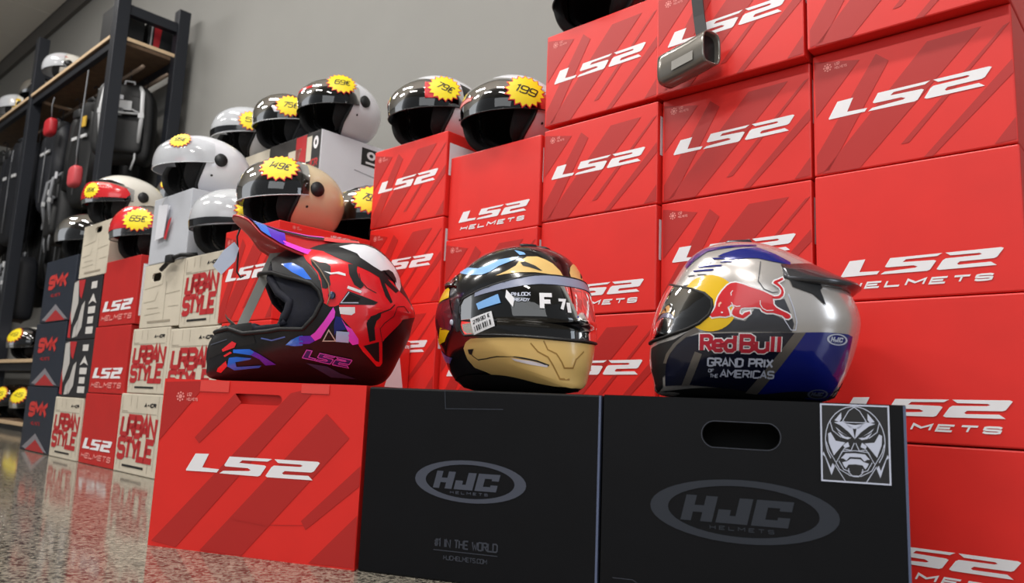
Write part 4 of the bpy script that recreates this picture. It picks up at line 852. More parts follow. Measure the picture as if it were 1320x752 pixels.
# the sun stops at the visor edge
vis_xz = A['visor']
paint('sun_disc', 'sun', SUNY, 2)
bull = decal('bull_outline', S, None, WHITE, hb, 3, 'xz', VF=stroke(A['bull'], .0042, True))
decal('bull', S, [A['bull']], BULLR, hb, 4, 'xz', step=.006)
for k in (1, 2, 3): decal('bull_line', S, None, WHITE, hb, 5, 'xz', VF=stroke(A['bull_line%d' % k], .0011))
decal('bull_eye', S, [A['bull_eye']], WHITE, hb, 5, 'xz'); decal('bull_horn', S, [A['bull_horn']], mat('pale_horn_print', '#eeb4a4', .4), hb, 5, 'xz')
decal('panel_line', S, None, SILVP, hb, 3, 'xz', VF=stroke(A['wedge_line'], .0012))
decal('side_vent', S, [A['vent_side']], BLACKM, hb, 2, 'xz'); decal('panel_crease', S, None, BELLY, hb, 2, 'xz', VF=stroke(A['crease'], .0012))
# lettering: the side view runs backwards, so x is flipped
def side_text(nm, txt, x0, x1, z0, h, m, lift, th, sl=0., gap=.5, shear=0.):
    V, F = text2d(txt, 0, 0, abs(x1-x0), h, th, shear, gap)
    sg = -1 if x1 < x0 else 1
    decal(nm, S, None, m, hb, lift, 'xz', step=.007, VF=([(x0+sg*x, z0+y+sl*x) for x, y in V], F))
(xa, za), (xb, zb), (xc, zc) = A['t_red']; H = zc-za
for nm, mt, lf, th, e in (('name_outline', WHITE, 3, .36, .0032), ('name_lettering', mat('name_red_print', '#b01830', .35), 4, .21, 0)):
    def part(txt, u0, u1, gap):
        w = (u1-u0)*(xa-xb); V, F = text2d(txt, 0, 0, w, H, .21, 0, gap)
        if e:
            P = []
            for c_v, c_f in [(V, F)]:
                # a wider pen draws the white outline
                V, F = text2d(txt, -e/2, -e/2, w+e, H+e, (.21*H+e)/(H+e), 0, gap)
        decal(nm, S, None, mt, hb, lf, 'xz', step=.007, VF=([(xa-u0*(xa-xb)-x, za+y) for x, y in V], F))
    part('Red', 0, .445, .55); part('Bull', .475, 1.0, .62)
(xa, za), (xb, zb), (xc, zc) = A['t_gp']; side_text('event_lettering', 'GRAND PRIX', xa, xb, za, zc-za, SILVP, 3, .2, 0, .55)
(xa, za), (xb, zb), (xc, zc) = A['t_am']; side_text('event_lettering', 'AMERICAS', xa, xb, za, zc-za, SILVP, 3, .2, 0, .5)
for k, w_ in (('t_of', 'OF'), ('t_the', 'THE')):
    (xa, za), (xb, zb), (xc, zc) = A[k]; side_text('event_lettering', w_, xa, xb, za, zc-za, SILVP, 3, .2)
o_ = np.array(A['hjc_oval']); c_ = o_.mean(0); ax, az = np.ptp(o_[:, 0])/2, np.ptp(o_[:, 1])/2
def flipx(VF, c): return [(2*c-x, y) for x, y in VF[0]], VF[1]
decal('maker_oval', S, None, SILVP, hb, 2, 'xz', VF=flipx(hjc2d(c_[0], c_[1], ax, az), c_[0]))
o_ = np.array(A['dim_oval']); c_ = o_.mean(0); ax, az = np.ptp(o_[:, 0])/2, np.ptp(o_[:, 1])/2
decal('safety_oval', S, None, mat('faint_grey_print', '#5a6078', .4), hb, 2, 'xz', VF=flipx(hjc2d(c_[0], c_[1], ax, az), c_[0]))
# tail spoiler: a lip that follows the back of the crown
rings = []
for lo in np.linspace(102, 258, 41):
    f = max(0, 1-(abs(lo-180)/78)**2.6); g = min(1, (1-abs(lo-180)/78)*2.2)
    pts = ((34+5*g, .0005, 0), (30-2*g, .004*g+.001, 0), (25-7*f, .001+.019*f, 0), (23.4-7.4*f, .001+.0195*f, 0), (22-8*f, .006*f, 0), (22-7*f, -.002, 0))
    rings.append([tuple(S.ll(float(lo), float(a_), np.array(e_))) for a_, e_, _ in pts])
loft('tail_spoiler', rings, mat('dark_silver_paint', '#4a4a4e', .22, metal=.6, coat=.5), hb)
rings = []
for lo in np.linspace(-15, 15, 9):
    rings.append([tuple(S.ll(float(lo), float(la), np.array(e_))) for la, e_ in ((66, .0), (70, .006), (86, .010), (89, .0))])
loft('crown_vent', rings, BELLY, hb)
# neck roll
def neck(S, par, m=RUBBER, half=None, lat0=-50, nm='neck_roll'):
    V, F = [], []; n = 72
    for i in range(n):
        lo = -180+360*i/n; hi = half(lo) if half else lat0
        for j in range(7): V.append(tuple(S.ll(float(lo), float(hi+(-88-hi)*(j/6)), np.array(.0014))))
    for i in range(n):
        for j in range(6): q = i*7+j; q2 = ((i+1) % n)*7+j; F.append((q, q+1, q2+1, q2))
    return mesh(nm, V, F, m, par, smooth=True)
neck(S, hb, half=lambda lo: -37-33*math.sin(R(min(abs(lo), 180)))**1.5)
for sx in (-1, 1): decal('chin_vent', S, [[(sx*5, -28), (sx*24, -26), (sx*22, -32), (sx*6, -35)]], BLACKM, hb, 1)

# ---- off-road helmet with a peak, seen from its left side
S = S_CROSS; A = MX_ART
MXR = mat('signal_red_paint', '#e8202a', .2, coat=.6); BLUE = mat('bright_blue_paint', '#1f6fe6', .25, coat=.5); VIOLET = mat('violet_paint', '#5a24c4', .25, coat=.5); MAG = mat('magenta_paint', '#ee48d8', .3, coat=.4)
MXB = mat('carbon_black', '#0c0d12', .38, var=.3, scale=120)
hm = hero('red, black and blue off-road helmet with a long peak, on the big red carton', (-.400, 1.546, TOP-.0005), R(-161.2))
PORT = A['port']; pl = [PORT[0]]+PORT[1:]
cutp = [(.17, .30), (.098, .246)]+[tuple(p) for p in PORT[1:]]+[(.185, .112), (.24, .13)]
V, F = shell_geo(S, None, [cutp], dlon=1.5, dlat=1.5); mesh('shell', V, F, MXB, hm, smooth=True, solid=.005)
lin = [(.15, .32), (.094, .262)]+[tuple(p) for p in A['liner']]+[(.06, .113), (.09, .112), (.14, .106), (.26, .118)]
V, F = shell_geo(S, None, [[(x, y) for x, y in lin]], k=.93, dlon=2, dlat=2); mesh('lining', V, F, mat('navy_lining', '#070a1c', .8, var=.3, scale=60, bump=.4), hm, smooth=True, solid=.018)
lk = lambda P: tuple((np.array(P)-np.array([S.c[0], 0, S.c[1]]))*.93+np.array([S.c[0], 0, S.c[1]]))
for sd in (1, -1):
    le = [tuple(S.xz((x-S.c[0])/.93+S.c[0], (z-S.c[1])/.93+S.c[1], np.array(0.), sd)) for x, z in dense([tuple(p) for p in A['liner']]+[(.062, .118)], .006, False)]
    tube('lining_edge', [lk(p) for p in le], .008, mat('navy_lining', '', 1), hm)
# rubber edge round the eye port, both sides and across the brow and chin
sidep = dense([tuple(p) for p in PORT[1:]], .006, False)
Lp = [tuple(S.xz(x, z, np.array(.002), 1)) for x, z in sidep]; Rp = [tuple(S.xz(x, z, np.array(.002), -1)) for x, z in sidep]
def llof(P): q = np.array(P)-np.array([S.c[0], 0, S.c[1]]); return np.degrees(math.atan2(q[1], q[0])), np.degrees(math.atan2(q[2], math.hypot(q[0], q[1])))
def cross(P):
    lo, la = llof(P); return [tuple(S.ll(float(lo*(1-2*k/12)), float(la), np.array(.002))) for k in range(1, 12)]
loop = Lp+cross(Lp[-1])+Rp[::-1]+cross(Lp[0])[::-1]
tube('port_gasket', loop, .0042, RUBBER, hm, closed=True)
tube('port_piping', [tuple(np.array(S.xz(x, z, np.array(.005), 1))) for x, z in dense([(.024, .238), (.006, .216), (-.010, .19), (-.014, .168), (-.010, .150)], .006, False)], .0012, mat('bronze_piping', '#8d7760', .4), hm)
def mp(nm, key, m, lift, st=None, closed=False, both=True): paint(nm, key, m, lift, hm, both, A, S, st, closed)
for nm, key, m, lf in (('brow_trim', 'brow_black', BLACKM, 2), ('blue_brow', 'brow_blue', BLUE, 3), ('red_panel', 'red', MXR, 1), ('white_crown', 'white_top', WHITEG, 1), ('black_fin', 'fin', BLACKM, 2), ('white_mask_eye', 'white_eye', BLACKM, 2), ('brow_patch', 'brow_patch', BLACKM, 2), ('crescent', 'crescent', BLACKM, 2),
    ('side_vent', 'vent_tri', BLACKM, 2), ('vent_dark_patch', 'vent_in', HOLE, 4), ('white_strip', 'white_strip', WHITE, 2), ('white_flash', 'bolt', WHITE, 3), ('white_patch', 'white_sq', WHITE, 2), ('navy_patch', 'navy', NAVY, 2), ('pale_blue_patch', 'ltblue', mat('pale_blue_paint', '#a9c8ee', .2, coat=.5), 2),
    ('magenta_flash', 'magenta1', MAG, 2), ('violet_flash', 'violet1', VIOLET, 2), ('blue_flash', 'blue1', BLUE, 2), ('magenta_edge', 'magenta2', MAG, 2), ('black_slot', 'slot', BLACKM, 2), ('black_triangle', 'low_tri', BLACKM, 2),
    ('slate_sweep', 'slate', mat('slate_paint', '#3b4566', .3, coat=.4), 1), ('red_slash', 'red_a', MXR, 2), ('red_slash', 'red_b', MXR, 2), ('red_slash', 'red_c', MXR, 2), ('blue_loop', 'blue_a', BLUE, 2), ('violet_loop', 'violet_a', VIOLET, 2), ('blue_loop', 'blue_b', BLUE, 2)):
    mp(nm, key, m, lf)
mp('vent_frame', 'vent_out', SILVP, 3, .0018); mp('triangle_mark', 'tri_logo', mat('cream_print', '#c9c2b4', .4), 3, .002, True)
mp('panel_line', 'line_a', BLACKM, 2, .0016); mp('panel_line', 'line_b', BLACKM, 2, .0020); mp('panel_line', 'line_c', BLACKM, 2, .0012); mp('slate_line', 'slate_line', mat('slate_line_paint', '#5a6bb0', .3), 2, .0025); mp('grey_line', 'grey_line', GREYP, 2, .002)
decal('screw_cap', S, [A['screw']], mat('steel_screw', '#4a5266', .3, metal=.8), hm, 3, 'xz', solid=.003, offset=1)
(xa, za), (xb, zb), (xc, zc) = A['logo_base']; lw = xa-xb; lh = zc-za
for c_ in LS2:
    P = [(xa-(x-.071)/.283*lw*.98, za+(y-.140)/.033*lh*.8+(zb-za)*(x-.071)/.283) for x, y in c_]
    decal('logo_fill', S, [P], NAVY, hm, 2, 'xz'); decal('logo_outline', S, None, mat('violet_print', '#d060dc', .35), hm, 3, 'xz', VF=stroke(P, .0017, True))
# chin scoop and grille
loft('nose_deflector', [[(x, y, z) for y in (-w_, 0, w_) for z in ((z0,) if 0 else (z0+(0 if y else .004),))]+[(x-.01, y, z0-.012) for y in (w_, 0, -w_)] for x, w_, z0 in ((.128, .034, .102), (.150, .036, .108), (.168, .030, .122), (.172, .022, .128))], mat('scoop_grey', '#5c5954', .5), hm, smooth=False)
decal('mouth_grille', S, [[(-30, -14), (30, -14), (34, -28), (-34, -28)]], RUBBER, hm, 1)
# the peak: an arched sheet from the brow to the tip
def peak_ring(u):
    xs = np.interp(u, [0, .2, .4, .6, .8, 1], [-.075, -.034, .03, .09, .14, .176]); 
    ze = np.interp(u, [0, .2, .4, .6, .8, 1], [.262, .246, .246, .262, .283, .313]); zc = np.interp(u, [0, .2, .4, .6, .8, 1], [.300, .301, .300, .306, .318, .329])
    hw = np.interp(u, [0, .2, .4, .6, .8, 1], [.055, .075, .088, .090, .086, .070])
    out = []
    for k in range(-8, 9):
        v = k/8; out.append((xs-.030*abs(v)**2.2*min(1, max(0, (u-.45)*2)), hw*v, zc-(zc-ze)*abs(v)**2.4))
    return out
US = np.linspace(0, 1, 25); G = [peak_ring(u) for u in US]
def peak_sheet(nm, u0, u1, v0, v1, m, lift, both=False, par=None, **k):
    for sg in ((1, -1) if both else (1,)):
        rows = []
        for u in np.linspace(u0, u1, 14):
            ring = np.array(peak_ring(u)); a, b = (v0(u) if callable(v0) else v0), (v1(u) if callable(v1) else v1)
            vs = np.linspace(a, b, 7)*sg
            rows.append([(np.interp(v*8, range(-8, 9), ring[:, 0]), np.interp(v*8, range(-8, 9), ring[:, 1])*(1+lift*4), np.interp(v*8, range(-8, 9), ring[:, 2])+lift) for v in vs])
        loft(nm, rows, m, par or hm, closed=False, cap=False, **k)
V = [p for r_ in G for p in r_]; F = [(i*17+j, i*17+j+1, (i+1)*17+j+1, (i+1)*17+j) for i in range(24) for j in range(16)]
pk = mesh('peak', V, F, mat('peak_red', '#b3151c', .4, coat=.2), hm, smooth=True, solid=.0035, offset=1)
for nm, u0, u1, v0, v1, m in (('blue_stripe', .70, .97, lambda u: .42+.1*(1-u), .995, BLUE), ('violet_stripe', .56, .70, .62, .995, VIOLET), ('magenta_stripe', .14, .58, lambda u: .90, .998, MAG), ('black_stripe', .3, .70, .46, .56, BLACKM), ('magenta_line', .3, .72, .30, .42, MAG), ('red_top', .0, .3, -.6, .6, MXR), ('black_top', .3, .9, -.28, .28, BLACKM)):
    peak_sheet(nm, u0, u1, v0, v1, m, .0044, both=v0 != -.6 and v0 != -.28, par=pk)
box('peak_screw', -.074, -.058, -.012, .012, .296, .3055, BLACKM, hm)
mesh('peak_strut', boxv(0, .019, .012, .016, 0, 1), BOXF, mat('clear_grey_strip', '#8f8f8a', .45), hm).data.vertices.foreach_set('co', [c for v in [(.078, .014, .262), (.099, .014, .258), (.099, .018, .258), (.078, .018, .262)] for c in v]+[c for v in [(.134, .014, .098), (.153, .014, .098), (.153, .018, .098), (.134, .018, .098)] for c in v])
# swing tag on a cord hanging from the peak
tg = thing('swing_tag', 'pale bluish swing tag on a black cord, hanging from the tip of the peak', 'tag', (-.400, 1.546, TOP), R(-161.2))
tube('cord', [(.160, .012, .302), (.164, .012, .286), (.159, .012, .25), (.158, .012, .215), (.150, .012, .204), (.145, .013, .208)], .0018, BLACKM, tg)
mesh('card', [(.168, .016, .274), (.158, .016, .262), (.163, .016, .235), (.186, .016, .206), (.203, .016, .222), (.186, .016, .255)], [(0, 1, 2, 3, 4, 5)], mat('pale_blue_card', '#b4bdd0', .35), tg, solid=.001)

# ---- black helmet with a gold chin, turned to the right
S = S_RACE; A = GD_ART
GOLD = mat('gold_paint', '#ecc479', .3, coat=.4); GOLDD = mat('gold_shade_line', '#a67c3c', .4); SKYB = mat('sky_blue_paint', '#7fb2ea', .25, coat=.4); MAROON = mat('maroon_paint', '#5a1620', .25, coat=.5); VGREY = mat('lilac_grey_strip', '#8d93ab', .3)
hg = hero('black racing helmet with a gold chin guard and dark visor, on the middle black carton', (.007, 1.408, TOP-.002), R(-50.1))
vt = lambda lo: 23.5-17*(max(0, abs(lo)-22)/66)**1.5
vb = lambda lo: -15.5-.05*abs(lo)
lows = [(lo, vb(lo)) for lo in range(84, -1, -6)]; tops = [(lo, vt(lo)) for lo in range(0, 85, 6)]
VR = sym(tops+[(88, 2), (89, -8), (87, -16)]+lows)
V, F = shell_geo(S, [[(x*.975, y*.95) for x, y in VR]], dlon=2, dlat=2); mesh('shell', V, F, BLACK, hg, smooth=True, solid=.005)
V, F = shell_geo(S, [[(x*.93, y*.92) for x, y in VR]], k=.93, dlon=3, dlat=3); mesh('lining', V, F, FABRIC, hg, smooth=True, solid=.015)
tube('port_gasket', ring_on(S, VR, .001), .0035, RUBBER, hg, closed=True)
VISG = glass('dark_green_visor', '#0e1013', 1.45, .02)
vz = decal('visor', S, [VR], VISG, hg, base=.004)
tube('visor_rim', ring_on(S, VR, .0045), .0016, BLACKM, vz, closed=True)
def gp(nm, key, m, lift, st=None, closed=False, both=False, base=.0006, par=None):
    for sg in ((1, -1) if both else (1,)):
        P = [(sg*x, y) for x, y in A[key]]
        decal(nm, S, [P], m, par or hg, lift, 'll', base=base, VF=stroke(P, st, closed) if st else None)
P = [(x, y) for x, y in A['chin'] if x < 0]; up_ = [p_ for p_ in A['chin'][:6]]
half = [(0, -16.8), (-20, -17.3), (-36, -18.6), (-56.8, -20.7), (-78.3, -22.5), (-86, -25.6), (-92.2, -30.5), (-94.8, -40.3), (-91.2, -49), (-67.9, -54.3), (-49.4, -52), (-21.4, -43.5), (-7.7, -38), (0, -37.5)]
decal('gold_chin_guard', S, [[(-x, y) for x, y in half]+half[::-1][1:-1]], GOLD, hg, 1)
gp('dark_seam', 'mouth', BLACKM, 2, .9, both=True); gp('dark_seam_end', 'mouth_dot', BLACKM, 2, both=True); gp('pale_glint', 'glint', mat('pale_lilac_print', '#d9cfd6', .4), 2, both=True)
gp('crease_line', 'crease1', GOLDD, 2, .8); decal('crease_line', S, None, GOLDD, hg, 2, VF=stroke([(8-x, y) for x, y in A['crease1'] if x < 2], .8))
gp('crease_line', 'crease2', GOLDD, 2, .7)
gp('gold_forehead', 'brow', GOLD, 1, both=True); gp('brow_slot', 'slot1', BLACKM, 2, both=True)
gp('blue_wave', 'wave', SKYB, 1, both=True); gp('blue_wave', 'wave2', SKYB, 1)
P = [(lo, vt(lo)-.6) for lo in range(-72, 73, 6)]+[(lo, vt(lo)-7.5+4*(abs(lo)/72)**2) for lo in range(72, -73, -6)]
decal('visor_strip', S, [P], VGREY, vz, base=.0052)
gp('price_card', 'card', LABEL, 0, base=.0075, par=hg); gp('card_header', 'card_blue', SKYB, 0, base=.0072, par=hg)
card = np.array(A['card']); c0, ux, uy = card[3], card[2]-card[3], card[0]-card[3]
tt = join2d(text2d('279.90 €', .1, .60, .8, .22, .16), *[rect(.12+i*.1, .12+i*.1+(.06 if i % 3 else .03), .15, .45) for i in range(8)])
decal('card_print', S, None, INK, hg, base=.0082, VF=([tuple(c0+ux*x+uy*y) for x, y in tt[0]], tt[1]))
for k, ch in (('f_F', 'F'), ('f_7', '7'), ('f_1', '1')):
    (xa, ya), (xb, yb), (xc, yc) = A[k]
    V, F = text2d(ch, 0, 0, (xb-xa), (yc-ya), .24) if ch != '1' else rect(0, (xb-xa)*.75, 0, yc-ya)
    decal('model_lettering', S, None, WHITE, hg, base=.0068, VF=([(xa+x, ya+y) for x, y in V], F))
for k in ('stk_a',): gp('white_film_corner', k, WHITE, 0, base=.0066, par=vz)
(xa, ya) = A['stk_b'][0]; (xb, yb) = A['stk_b'][1]
decal('film_lettering', S, None, SILVP, vz, base=.0066, VF=join2d(text2d('PINLOCK', xa, ya-3, xb-xa, 2.6, .2), text2d('READY', xa+2, ya-6.6, (xb-xa)*.8, 2.2, .2)))
gp('yellow_patch', 'yel1', SUNY, 1, both=True); gp('yellow_patch', 'yel2', SUNY, 1, both=True); gp('maroon_patch', 'maroon', MAROON, 1, both=True); gp('blue_patch', 'blue_low', mat('dull_blue_paint', '#3b5aa0', .3, coat=.4), 1, both=True)
neck(S, hg, half=lambda lo: -40-16*math.sin(R(min(abs(lo), 180)))**1.5)
for sg in (-1, 1):
    decal('visor_pivot_plate', S, [ellipse(sg*91, -4, 5, 13, 18)], mat('plate_grey', '#3c3d42', .3, metal=.4), hg, base=.004, solid=.0015, offset=1)
    decal('pivot_button', S, [ellipse(sg*97, -9, 2.2, 2.2, 10)], SILVP, hg, base=.004, solid=.002, offset=1)
    rings = []
    for lo in np.linspace(sg*10, sg*34, 8):
        rings.append([tuple(S.ll(float(lo), float(la), np.array(e_))) for la, e_ in ((60, .0), (63, .004), (74, .006), (80, .0))])
    loft('crown_vent', rings, BLACKM, hg)
rings = []
for lo in np.linspace(100, 260, 33):
    f = max(0, 1-(abs(lo-180)/80)**2.2); la0 = 24+16*f
    rings.append([tuple(S.ll(float(lo), float(a_), np.array(e_))) for a_, e_ in ((la0+10*f+1, .0005), (la0-6, .001+.006*f), (la0-14*f-2, .001+.012*f), (la0-17*f-4, .0)) ])
loft('tail_spoiler', rings, BLACK, hg)

# ------------------------------------------------------------------ steel rack with gear at the far left
PS = .07
def st_box(name, s0, s1, t0, t1, z0, z1, m, parent=None, bevel=.002):
    P = [(s0, -t1), (s1, -t1), (s1, -t0), (s0, -t0)]
    return box(name, s0, s1, -t1, -t0, z0, z1, m, parent, bevel)
rack = thing('steel_rack', 'tall dark steel rack with wooden shelves, standing along the grey wall', 'rack', W(-2.59, 0), PSI)
posts = (0, -1.49, -2.98)
for sx in posts:
    for t, hh in ((0, 2.74), (-.42, 2.6)): st_box('post', sx-PS, sx, t-PS if t == 0 else t, t if t == 0 else t+PS, 0, hh, STEEL, rack)
    for z in (.0, 2.44): st_box('end_beam', sx-PS+.01, sx-.01, -.36, -.06, z+.01, z+.07, STEEL, rack)
for z in (.035, .415, 2.285):
    for a, b in zip(posts[1:], posts[:-1]):
        bd = st_box('shelf_board', a, b-PS, -.415, -.002, z, z+.022, WOOD, rack)
        st_box('front_edge', a, b-PS, -.002, .004, z, z+.022, WOODE, bd)
        st_box('front_beam', a, b-PS, -.045, -.012, z-.05, z-.001, STEEL, rack); st_box('rear_beam', a, b-PS, -.40, -.365, z-.05, z-.001, STEEL, rack)
    st_box('end_edge', -.012, -.006, -.35, -.07, z, z+.022, WOODE, rack)
for a, b in zip(posts[1:], posts[:-1]):
    for yy in (.20, .345): tube('hanging_rail', [(a, yy, 2.19), (b-PS, yy, 2.19)], .012, mat('worn_rail', '#7c6a5b', .5), rack)

STRAP = mat('grey_webbing', '#6d6f73', .6); PALEW = mat('pale_webbing', '#c3c4c6', .5); BAGM = mat('black_nylon', '#0b0c0e', .55, var=.25, scale=26, bump=.4); BAG2 = mat('dark_navy_nylon', '#0d1018', .6, var=.25, scale=22, bump=.4); REDN = mat('red_nylon', '#b5202a', .5)
rg = random.Random(11)
def hook(par, z0, z1): tube('hook', [(0, .0, z0), (0, .0, z1), (.0, -.012, z1+.012), (0, -.024, z1)], .004, STEEL, par)
def backpack(label, s, t, z, w, h, d, yaw=0., strap=STRAP, accent=None, m=BAGM):
    b = thing('backpack', label, 'bag', W(s, t, z), PSI+R(yaw), 'bags and jackets hanging on the rack')
    body = lambda p: Vector((p.x*(1-.18*max(0, p.z/h-.55)), p.y, p.z+.012*math.sin(p.x*30)))
    rounded('bag_body', 0, 0, h/2, w/2, d/2, h/2, m, b, fn=body)
    rounded('front_pocket', 0, -d/2, h*.30, w*.36, d*.20, h*.22, m, b); rounded('top_pocket', 0, -d/2+.005, h*.70, w*.32, d*.14, h*.13, m, b)
    for sx in (-1, 1):
        tube('shoulder_strap', [(sx*w*.22, -d*.35, h*.97), (sx*w*.30, -d*.72, h*.86), (sx*w*.33, -d*.80, h*.55), (sx*w*.30, -d*.62, h*.22)], .012, strap, b)
        bk = box('buckle', sx*w*.32-.016, sx*w*.32+.016, -d*.86, -d*.74, h*.52, h*.58, PALEW, b)
        tube('loose_strap', [(sx*w*.25, -d*.55, h*.2), (sx*w*.27, -d*.6, h*.02), (sx*w*.22, -d*.55, -h*.12)], .006, strap, b)
    tube('grab_handle', [(-.03, 0, h*.98), (-.025, 0, h*1.08), (.025, 0, h*1.08), (.03, 0, h*.98)], .007, strap, b)
    for z0, z1 in ((.9, .62), (.45, .3)): tube('compression_strap', [(-w*.46, -d*.2, h*z0), (-w*.2, -d*.66, h*(z0+z1)/2), (w*.2, -d*.66, h*z1), (w*.46, -d*.2, h*z1)], .005, strap, b)
    for k in range(4):
        x = rg.uniform(-.4, .4)*w; z0 = rg.uniform(.15, .85)*h; box('strap_clip', x-.012, x+.012, -d*.72, -d*.64, z0, z0+rg.uniform(.02, .05), rg.choice([PALEW, STRAP, WHITEG]), b)
    tube('cross_strap', [(-w*.33, -d*.6, h*.60), (0, -d*.74, h*.57), (w*.33, -d*.6, h*.60)], .007, strap, b)
    if accent:
        box('bright_patch', -w*.12, w*.14, -d*.70, -d*.66, h*.62, h*.74, accent, b)
    tube('hook', [(0, 0, h*1.06), (0, 0, 2.20-z), (.0, -.016, 2.212-z), (0, -.03, 2.19-z)], .003, STEEL, b)
    return b
def jacket(label, s, t, z, w, h, yaw=0., m=BAGM, accent=None):
    j = thing('jacket', label, 'jacket', W(s, t, z), PSI+R(yaw), 'bags and jackets hanging on the rack')
    f = lambda p: Vector((p.x*(1.0-.25*(p.z/h)**3), p.y+.012*math.sin(p.x*40+p.z*9), p.z))
    rounded('jacket_body', 0, 0, h/2, w/2, .075, h/2, m, j, e=.45, fn=f)
    for sx in (-1, 1):
        tube('sleeve', [(sx*w*.36, 0, h*.93), (sx*w*.52, -.01, h*.80), (sx*w*.58, -.02, h*.5), (sx*w*.55, -.035, h*.18)], [.055, .06, .052, .04], m, j, n=12)
        rounded('shoulder_pad', sx*w*.40, -.02, h*.90, .05, .05, .035, BLACKM, j)
        box('reflective_stripe', sx*w*.2-.035, sx*w*.2+.035, -.085, -.074, h*.62, h*.65, PALEW, j)
    tube('collar', [(-.05, .0, h*.97), (-.03, -.03, h*1.02), (.03, -.03, h*1.02), (.05, .0, h*.97)], .018, m, j)
    tube('zip', [(0, -.078, h*.9), (0, -.08, h*.1)], .004, STRAP, j)
    if accent: decal2 = box('bright_badge', w*.10, w*.26, -.088, -.08, h*.72, h*.82, accent, j)
    tube('hanger_hook', [(0, 0, h*.99), (0, 0, 2.20-z), (.0, -.016, 2.212-z), (0, -.03, 2.19-z)], .004, STEEL, j)
    return j
backpack('large black backpack with pale straps and buckles, nearest end of the rack', -2.83, -.20, 1.62, .34, .48, .17, 58, PALEW, PALEW)
backpack('black bag with grey straps hanging low at the near end of the rack', -2.90, -.33, 1.06, .30, .44, .13, 30, STRAP)
jacket('black jacket crammed behind the big backpack, against the wall side', -3.16, -.345, 1.25, .26, .80, 0, BAGM)
jacket('black jacket with a yellow badge, hanging in the middle of the near rack bay', -3.28, -.17, 1.40, .30, .70, 6, BAGM, mat('ochre_badge', '#c9a23a', .5))
backpack('black backpack with several grey buckles, middle of the near rack bay', -3.61, -.17, 1.20, .28, .48, .15, -6, STRAP)
jacket('dark jacket hanging beside the second post of the rack', -3.93, -.17, 1.45, .26, .66, 0, BAG2)
jacket('dark navy jacket with a pale stripe, beyond the second post of the rack', -4.62, -.14, 1.30, .42, .80, 4, BAG2)
jacket('black jacket at the very edge of the picture on the rack', -5.14, -.14, 1.25, .42, .85, 0, BAGM)
backpack('black bag with dangling straps, low behind the grey helmet', -3.45, -.335, .50, .30, .42, .16, 5, STRAP)
backpack('dark bag low on the rack above the lower shelf', -4.32, -.15, .72, .32, .46, .16, -4, STRAP, None, BAG2)
for k in range(6):
    jacket('black jacket in the rear row of the rack, mostly hidden by other gear', -3.74-.315*k, -.345, .86+.06*(k % 3), .17, 1.0, 0, BAGM)['group'] = 'jackets in the rear row of the rack'
def pouch(label, s, t, z, w, h, m):
    p = thing('pouch', label, 'pouch', W(s, t, z), PSI, None)
    rounded('pouch_body', 0, 0, h/2, w/2, .03, h/2, m, p, e=.5); tube('cord', [(0, 0, h), (.01, -.01, h+.09), (0, 0, 2.2-z)], .004, STRAP, p)
pouch('small red pouch hanging left of the yellow-badged jacket', -3.70, -.04, 1.93, .13, .12, REDN)
pouch('pinkish red pouch hanging by the near post of the rack', -3.02, -.02, 1.46, .12, .13, mat('pink_nylon', '#c94a50', .5))
# on the shelves
p, y = J(-3.72, -.12, 2.3075, -25); jet('white helmet with a red stripe on the top shelf of the rack', p, y, IVORY, VIS_WHITENED, None, '', graphics=(('red_stripe', [(20, 40), (70, 34), (90, 24), (70, 26), (22, 32)], REDG), ('dark_patch', [(60, 10), (100, 8), (104, -12), (66, -14)], BLACK)))
p, y = J(-4.36, -.16, 2.3075, 5); jet('black and blue helmet on the top shelf beside the second post', p, y, BLACK, VIS_DARK, None, '', graphics=(('blue_patch', [(56, 20), (90, 22), (94, -6), (66, -10)], NAVY),))
p, y = J(-4.86, -.14, 2.3075, -25); jet('white and yellow helmet on the top shelf at the picture edge', p, y, IVORY, VIS_WHITENED, None, '', graphics=(('yellow_patch', [(50, 22), (92, 24), (96, -12), (70, -16)], SUNY), ('dark_patch', [(66, 10), (80, 10), (82, -4), (70, -6)], BLACK)))
def plain_box(label, s, t, z, w, d, h, m, patch):
    b = thing('shelf_carton', label, 'box', W(s, t, z), PSI)
    box('carton_body', -w/2, w/2, -d/2, d/2, 0, h, m, b, .003)
    mesh('red_patch', [(w/2+.001, -d*.3, h*.25), (w/2+.001, -d*.1, h*.2), (w/2+.001, -d*.05, h*.9), (w/2+.001, -d*.3, h*.92)], [(0, 1, 2, 3)], patch, b)
    mesh('pale_strip', [(w/2+.001, -d*.42, h*.2), (w/2+.001, -d*.38, h*.2), (w/2+.001, -d*.36, h*.95), (w/2+.001, -d*.41, h*.95)], [(0, 1, 2, 3)], PALEW, b)
plain_box('black carton with a red patch on the near end of the top shelf, front one', -2.83, -.12, 2.3075, .22, .17, .24, BLACKM, REDN)
plain_box('black carton with a red patch on the near end of the top shelf, rear one', -2.83, -.315, 2.3075, .22, .17, .20, BLACKM, REDN)
p, y = J(-3.86, -.17, .4375, 6); jet('white and red helmet with a yellow star on the lower shelf of the rack', p, y, IVORY, VIS_DARK, (12, 20, 22), '49', graphics=(('red_side', [(56, 30), (100, 20), (104, -30), (70, -30)], REDG),))
p, y = J(-3.62, -.17, .0575, 6); jet('dark helmet with a yellow star on the lowest shelf, next to the slate cartons', p, y, BLACK, VIS_DARK, (16, 18, 22), '45')
p, y = J(-4.02, -.17, .0575, 0); jet('dark helmet with a yellow star on the lowest shelf, at the picture edge', p, y, GREYG, VIS_DARK, (20, 18, 22), '45')

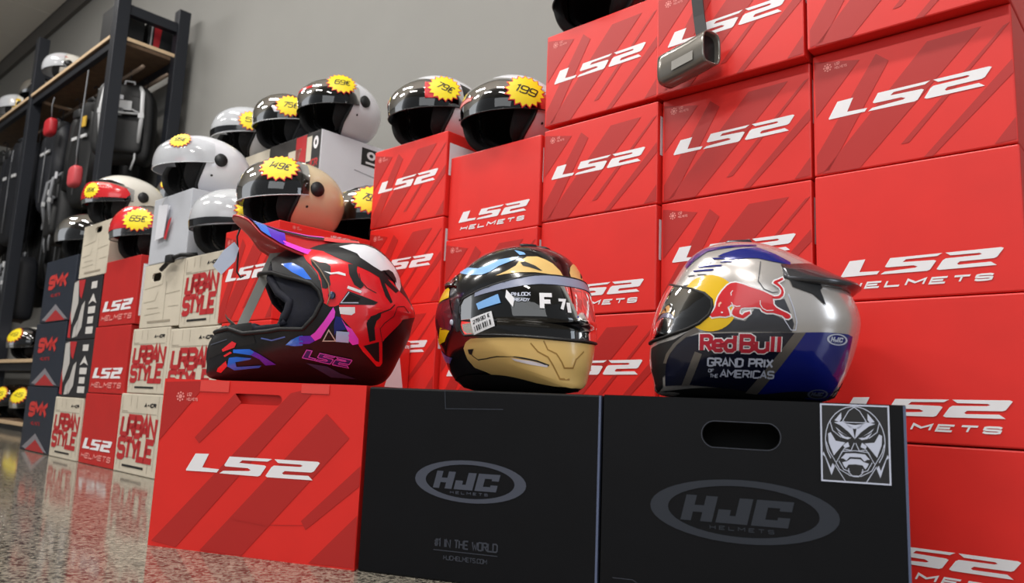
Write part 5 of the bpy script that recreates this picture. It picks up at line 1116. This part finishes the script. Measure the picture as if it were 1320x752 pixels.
# ------------------------------------------------------------------ straps and hanging bits
hs = thing('hanging_strap', 'black strap with a shiny grey sleeve, dangling in front of a high red carton', 'strap', W(1.14, .03, .97), PSI)
V, F = [], []
path = [(.00, .06, .2745), (.00, .0, .2745), (.00, -.017, .272), (-.002, -.022, .24), (.006, -.022, .17), (.014, -.026, .125), (.022, -.034, .108)]
for x, yy, z in path: V += [(x-.013, yy, z), (x+.013, yy, z)]
F = [(2*i, 2*i+1, 2*i+3, 2*i+2) for i in range(len(path)-1)]
mesh('webbing', V, F, BLACKM, hs, smooth=False, solid=.003)
prof = []
for k in range(24):
    an = 2*math.pi*k/24; prof.append((math.copysign(abs(math.cos(an))**.55, math.cos(an))*.026, math.copysign(abs(math.sin(an))**.55, math.sin(an))*.036))
rings = []
for x, dz in ((-.060, -.012), (-.05, -.010), (0, 0), (.045, .012), (.050, .013)):
    rings.append([(x+a*.25, -.048+a, .062+b+dz) for a, b in prof])
loft('grey_sleeve', rings, mat('shiny_grey_vinyl', '#77736c', .22, metal=.45, coat=.5), hs, cap=False, solid=.003)
loft('sleeve_filling', [[(x+a*.22, -.048+a*.88, .062+b*.88+dz) for a, b in prof] for x, dz in ((-.05, -.010), (.038, .010))], BLACKM, hs)
mesh('sleeve_label', [(-.03, -.0765, .035), (.02, -.0765, .046), (.02, -.0765, .066), (-.03, -.0765, .055)], [(0, 1, 2, 3)], mat('dull_print', '#8f8c86', .4), hs)
tube('sleeve_cord', [(.022, -.034, .110), (.006, -.045, .100)], .006, BLACKM, hs)
cs = thing('chin_strap', 'black chin strap with a buckle, hanging over the cream carton with the hand hole', 'strap', W(-.62, .37, .70), PSI)
tube('webbing', [(.10, .03, .030), (.06, -.003, .028), (.02, -.010, .022), (-.03, -.008, .008), (-.07, -.010, -.012)], .0075, BLACKM, cs)
rounded('buckle', .0, -.014, .018, .022, .010, .014, BLACKM, cs)
ht = thing('hang_tag', 'white hang tag with a red ribbon on the pale grey carton', 'tag', W(-.735, .37, .80), PSI)
mesh('card', [(-.045, -.006, 0), (.022, -.006, .005), (.050, -.012, .115), (-.030, -.010, .125)], [(0, 1, 2, 3)], WHITEC, ht, solid=.002)
mesh('ribbon', [(.022, -.004, .0), (.040, -.004, -.005), (.070, -.005, .07), (.048, -.005, .06)], [(0, 1, 2, 3)], REDN, ht, solid=.001)
tube('cord', [(.0, -.011, .12), (-.005, -.003, .150), (0, .02, .160)], .002, PALEW, ht)
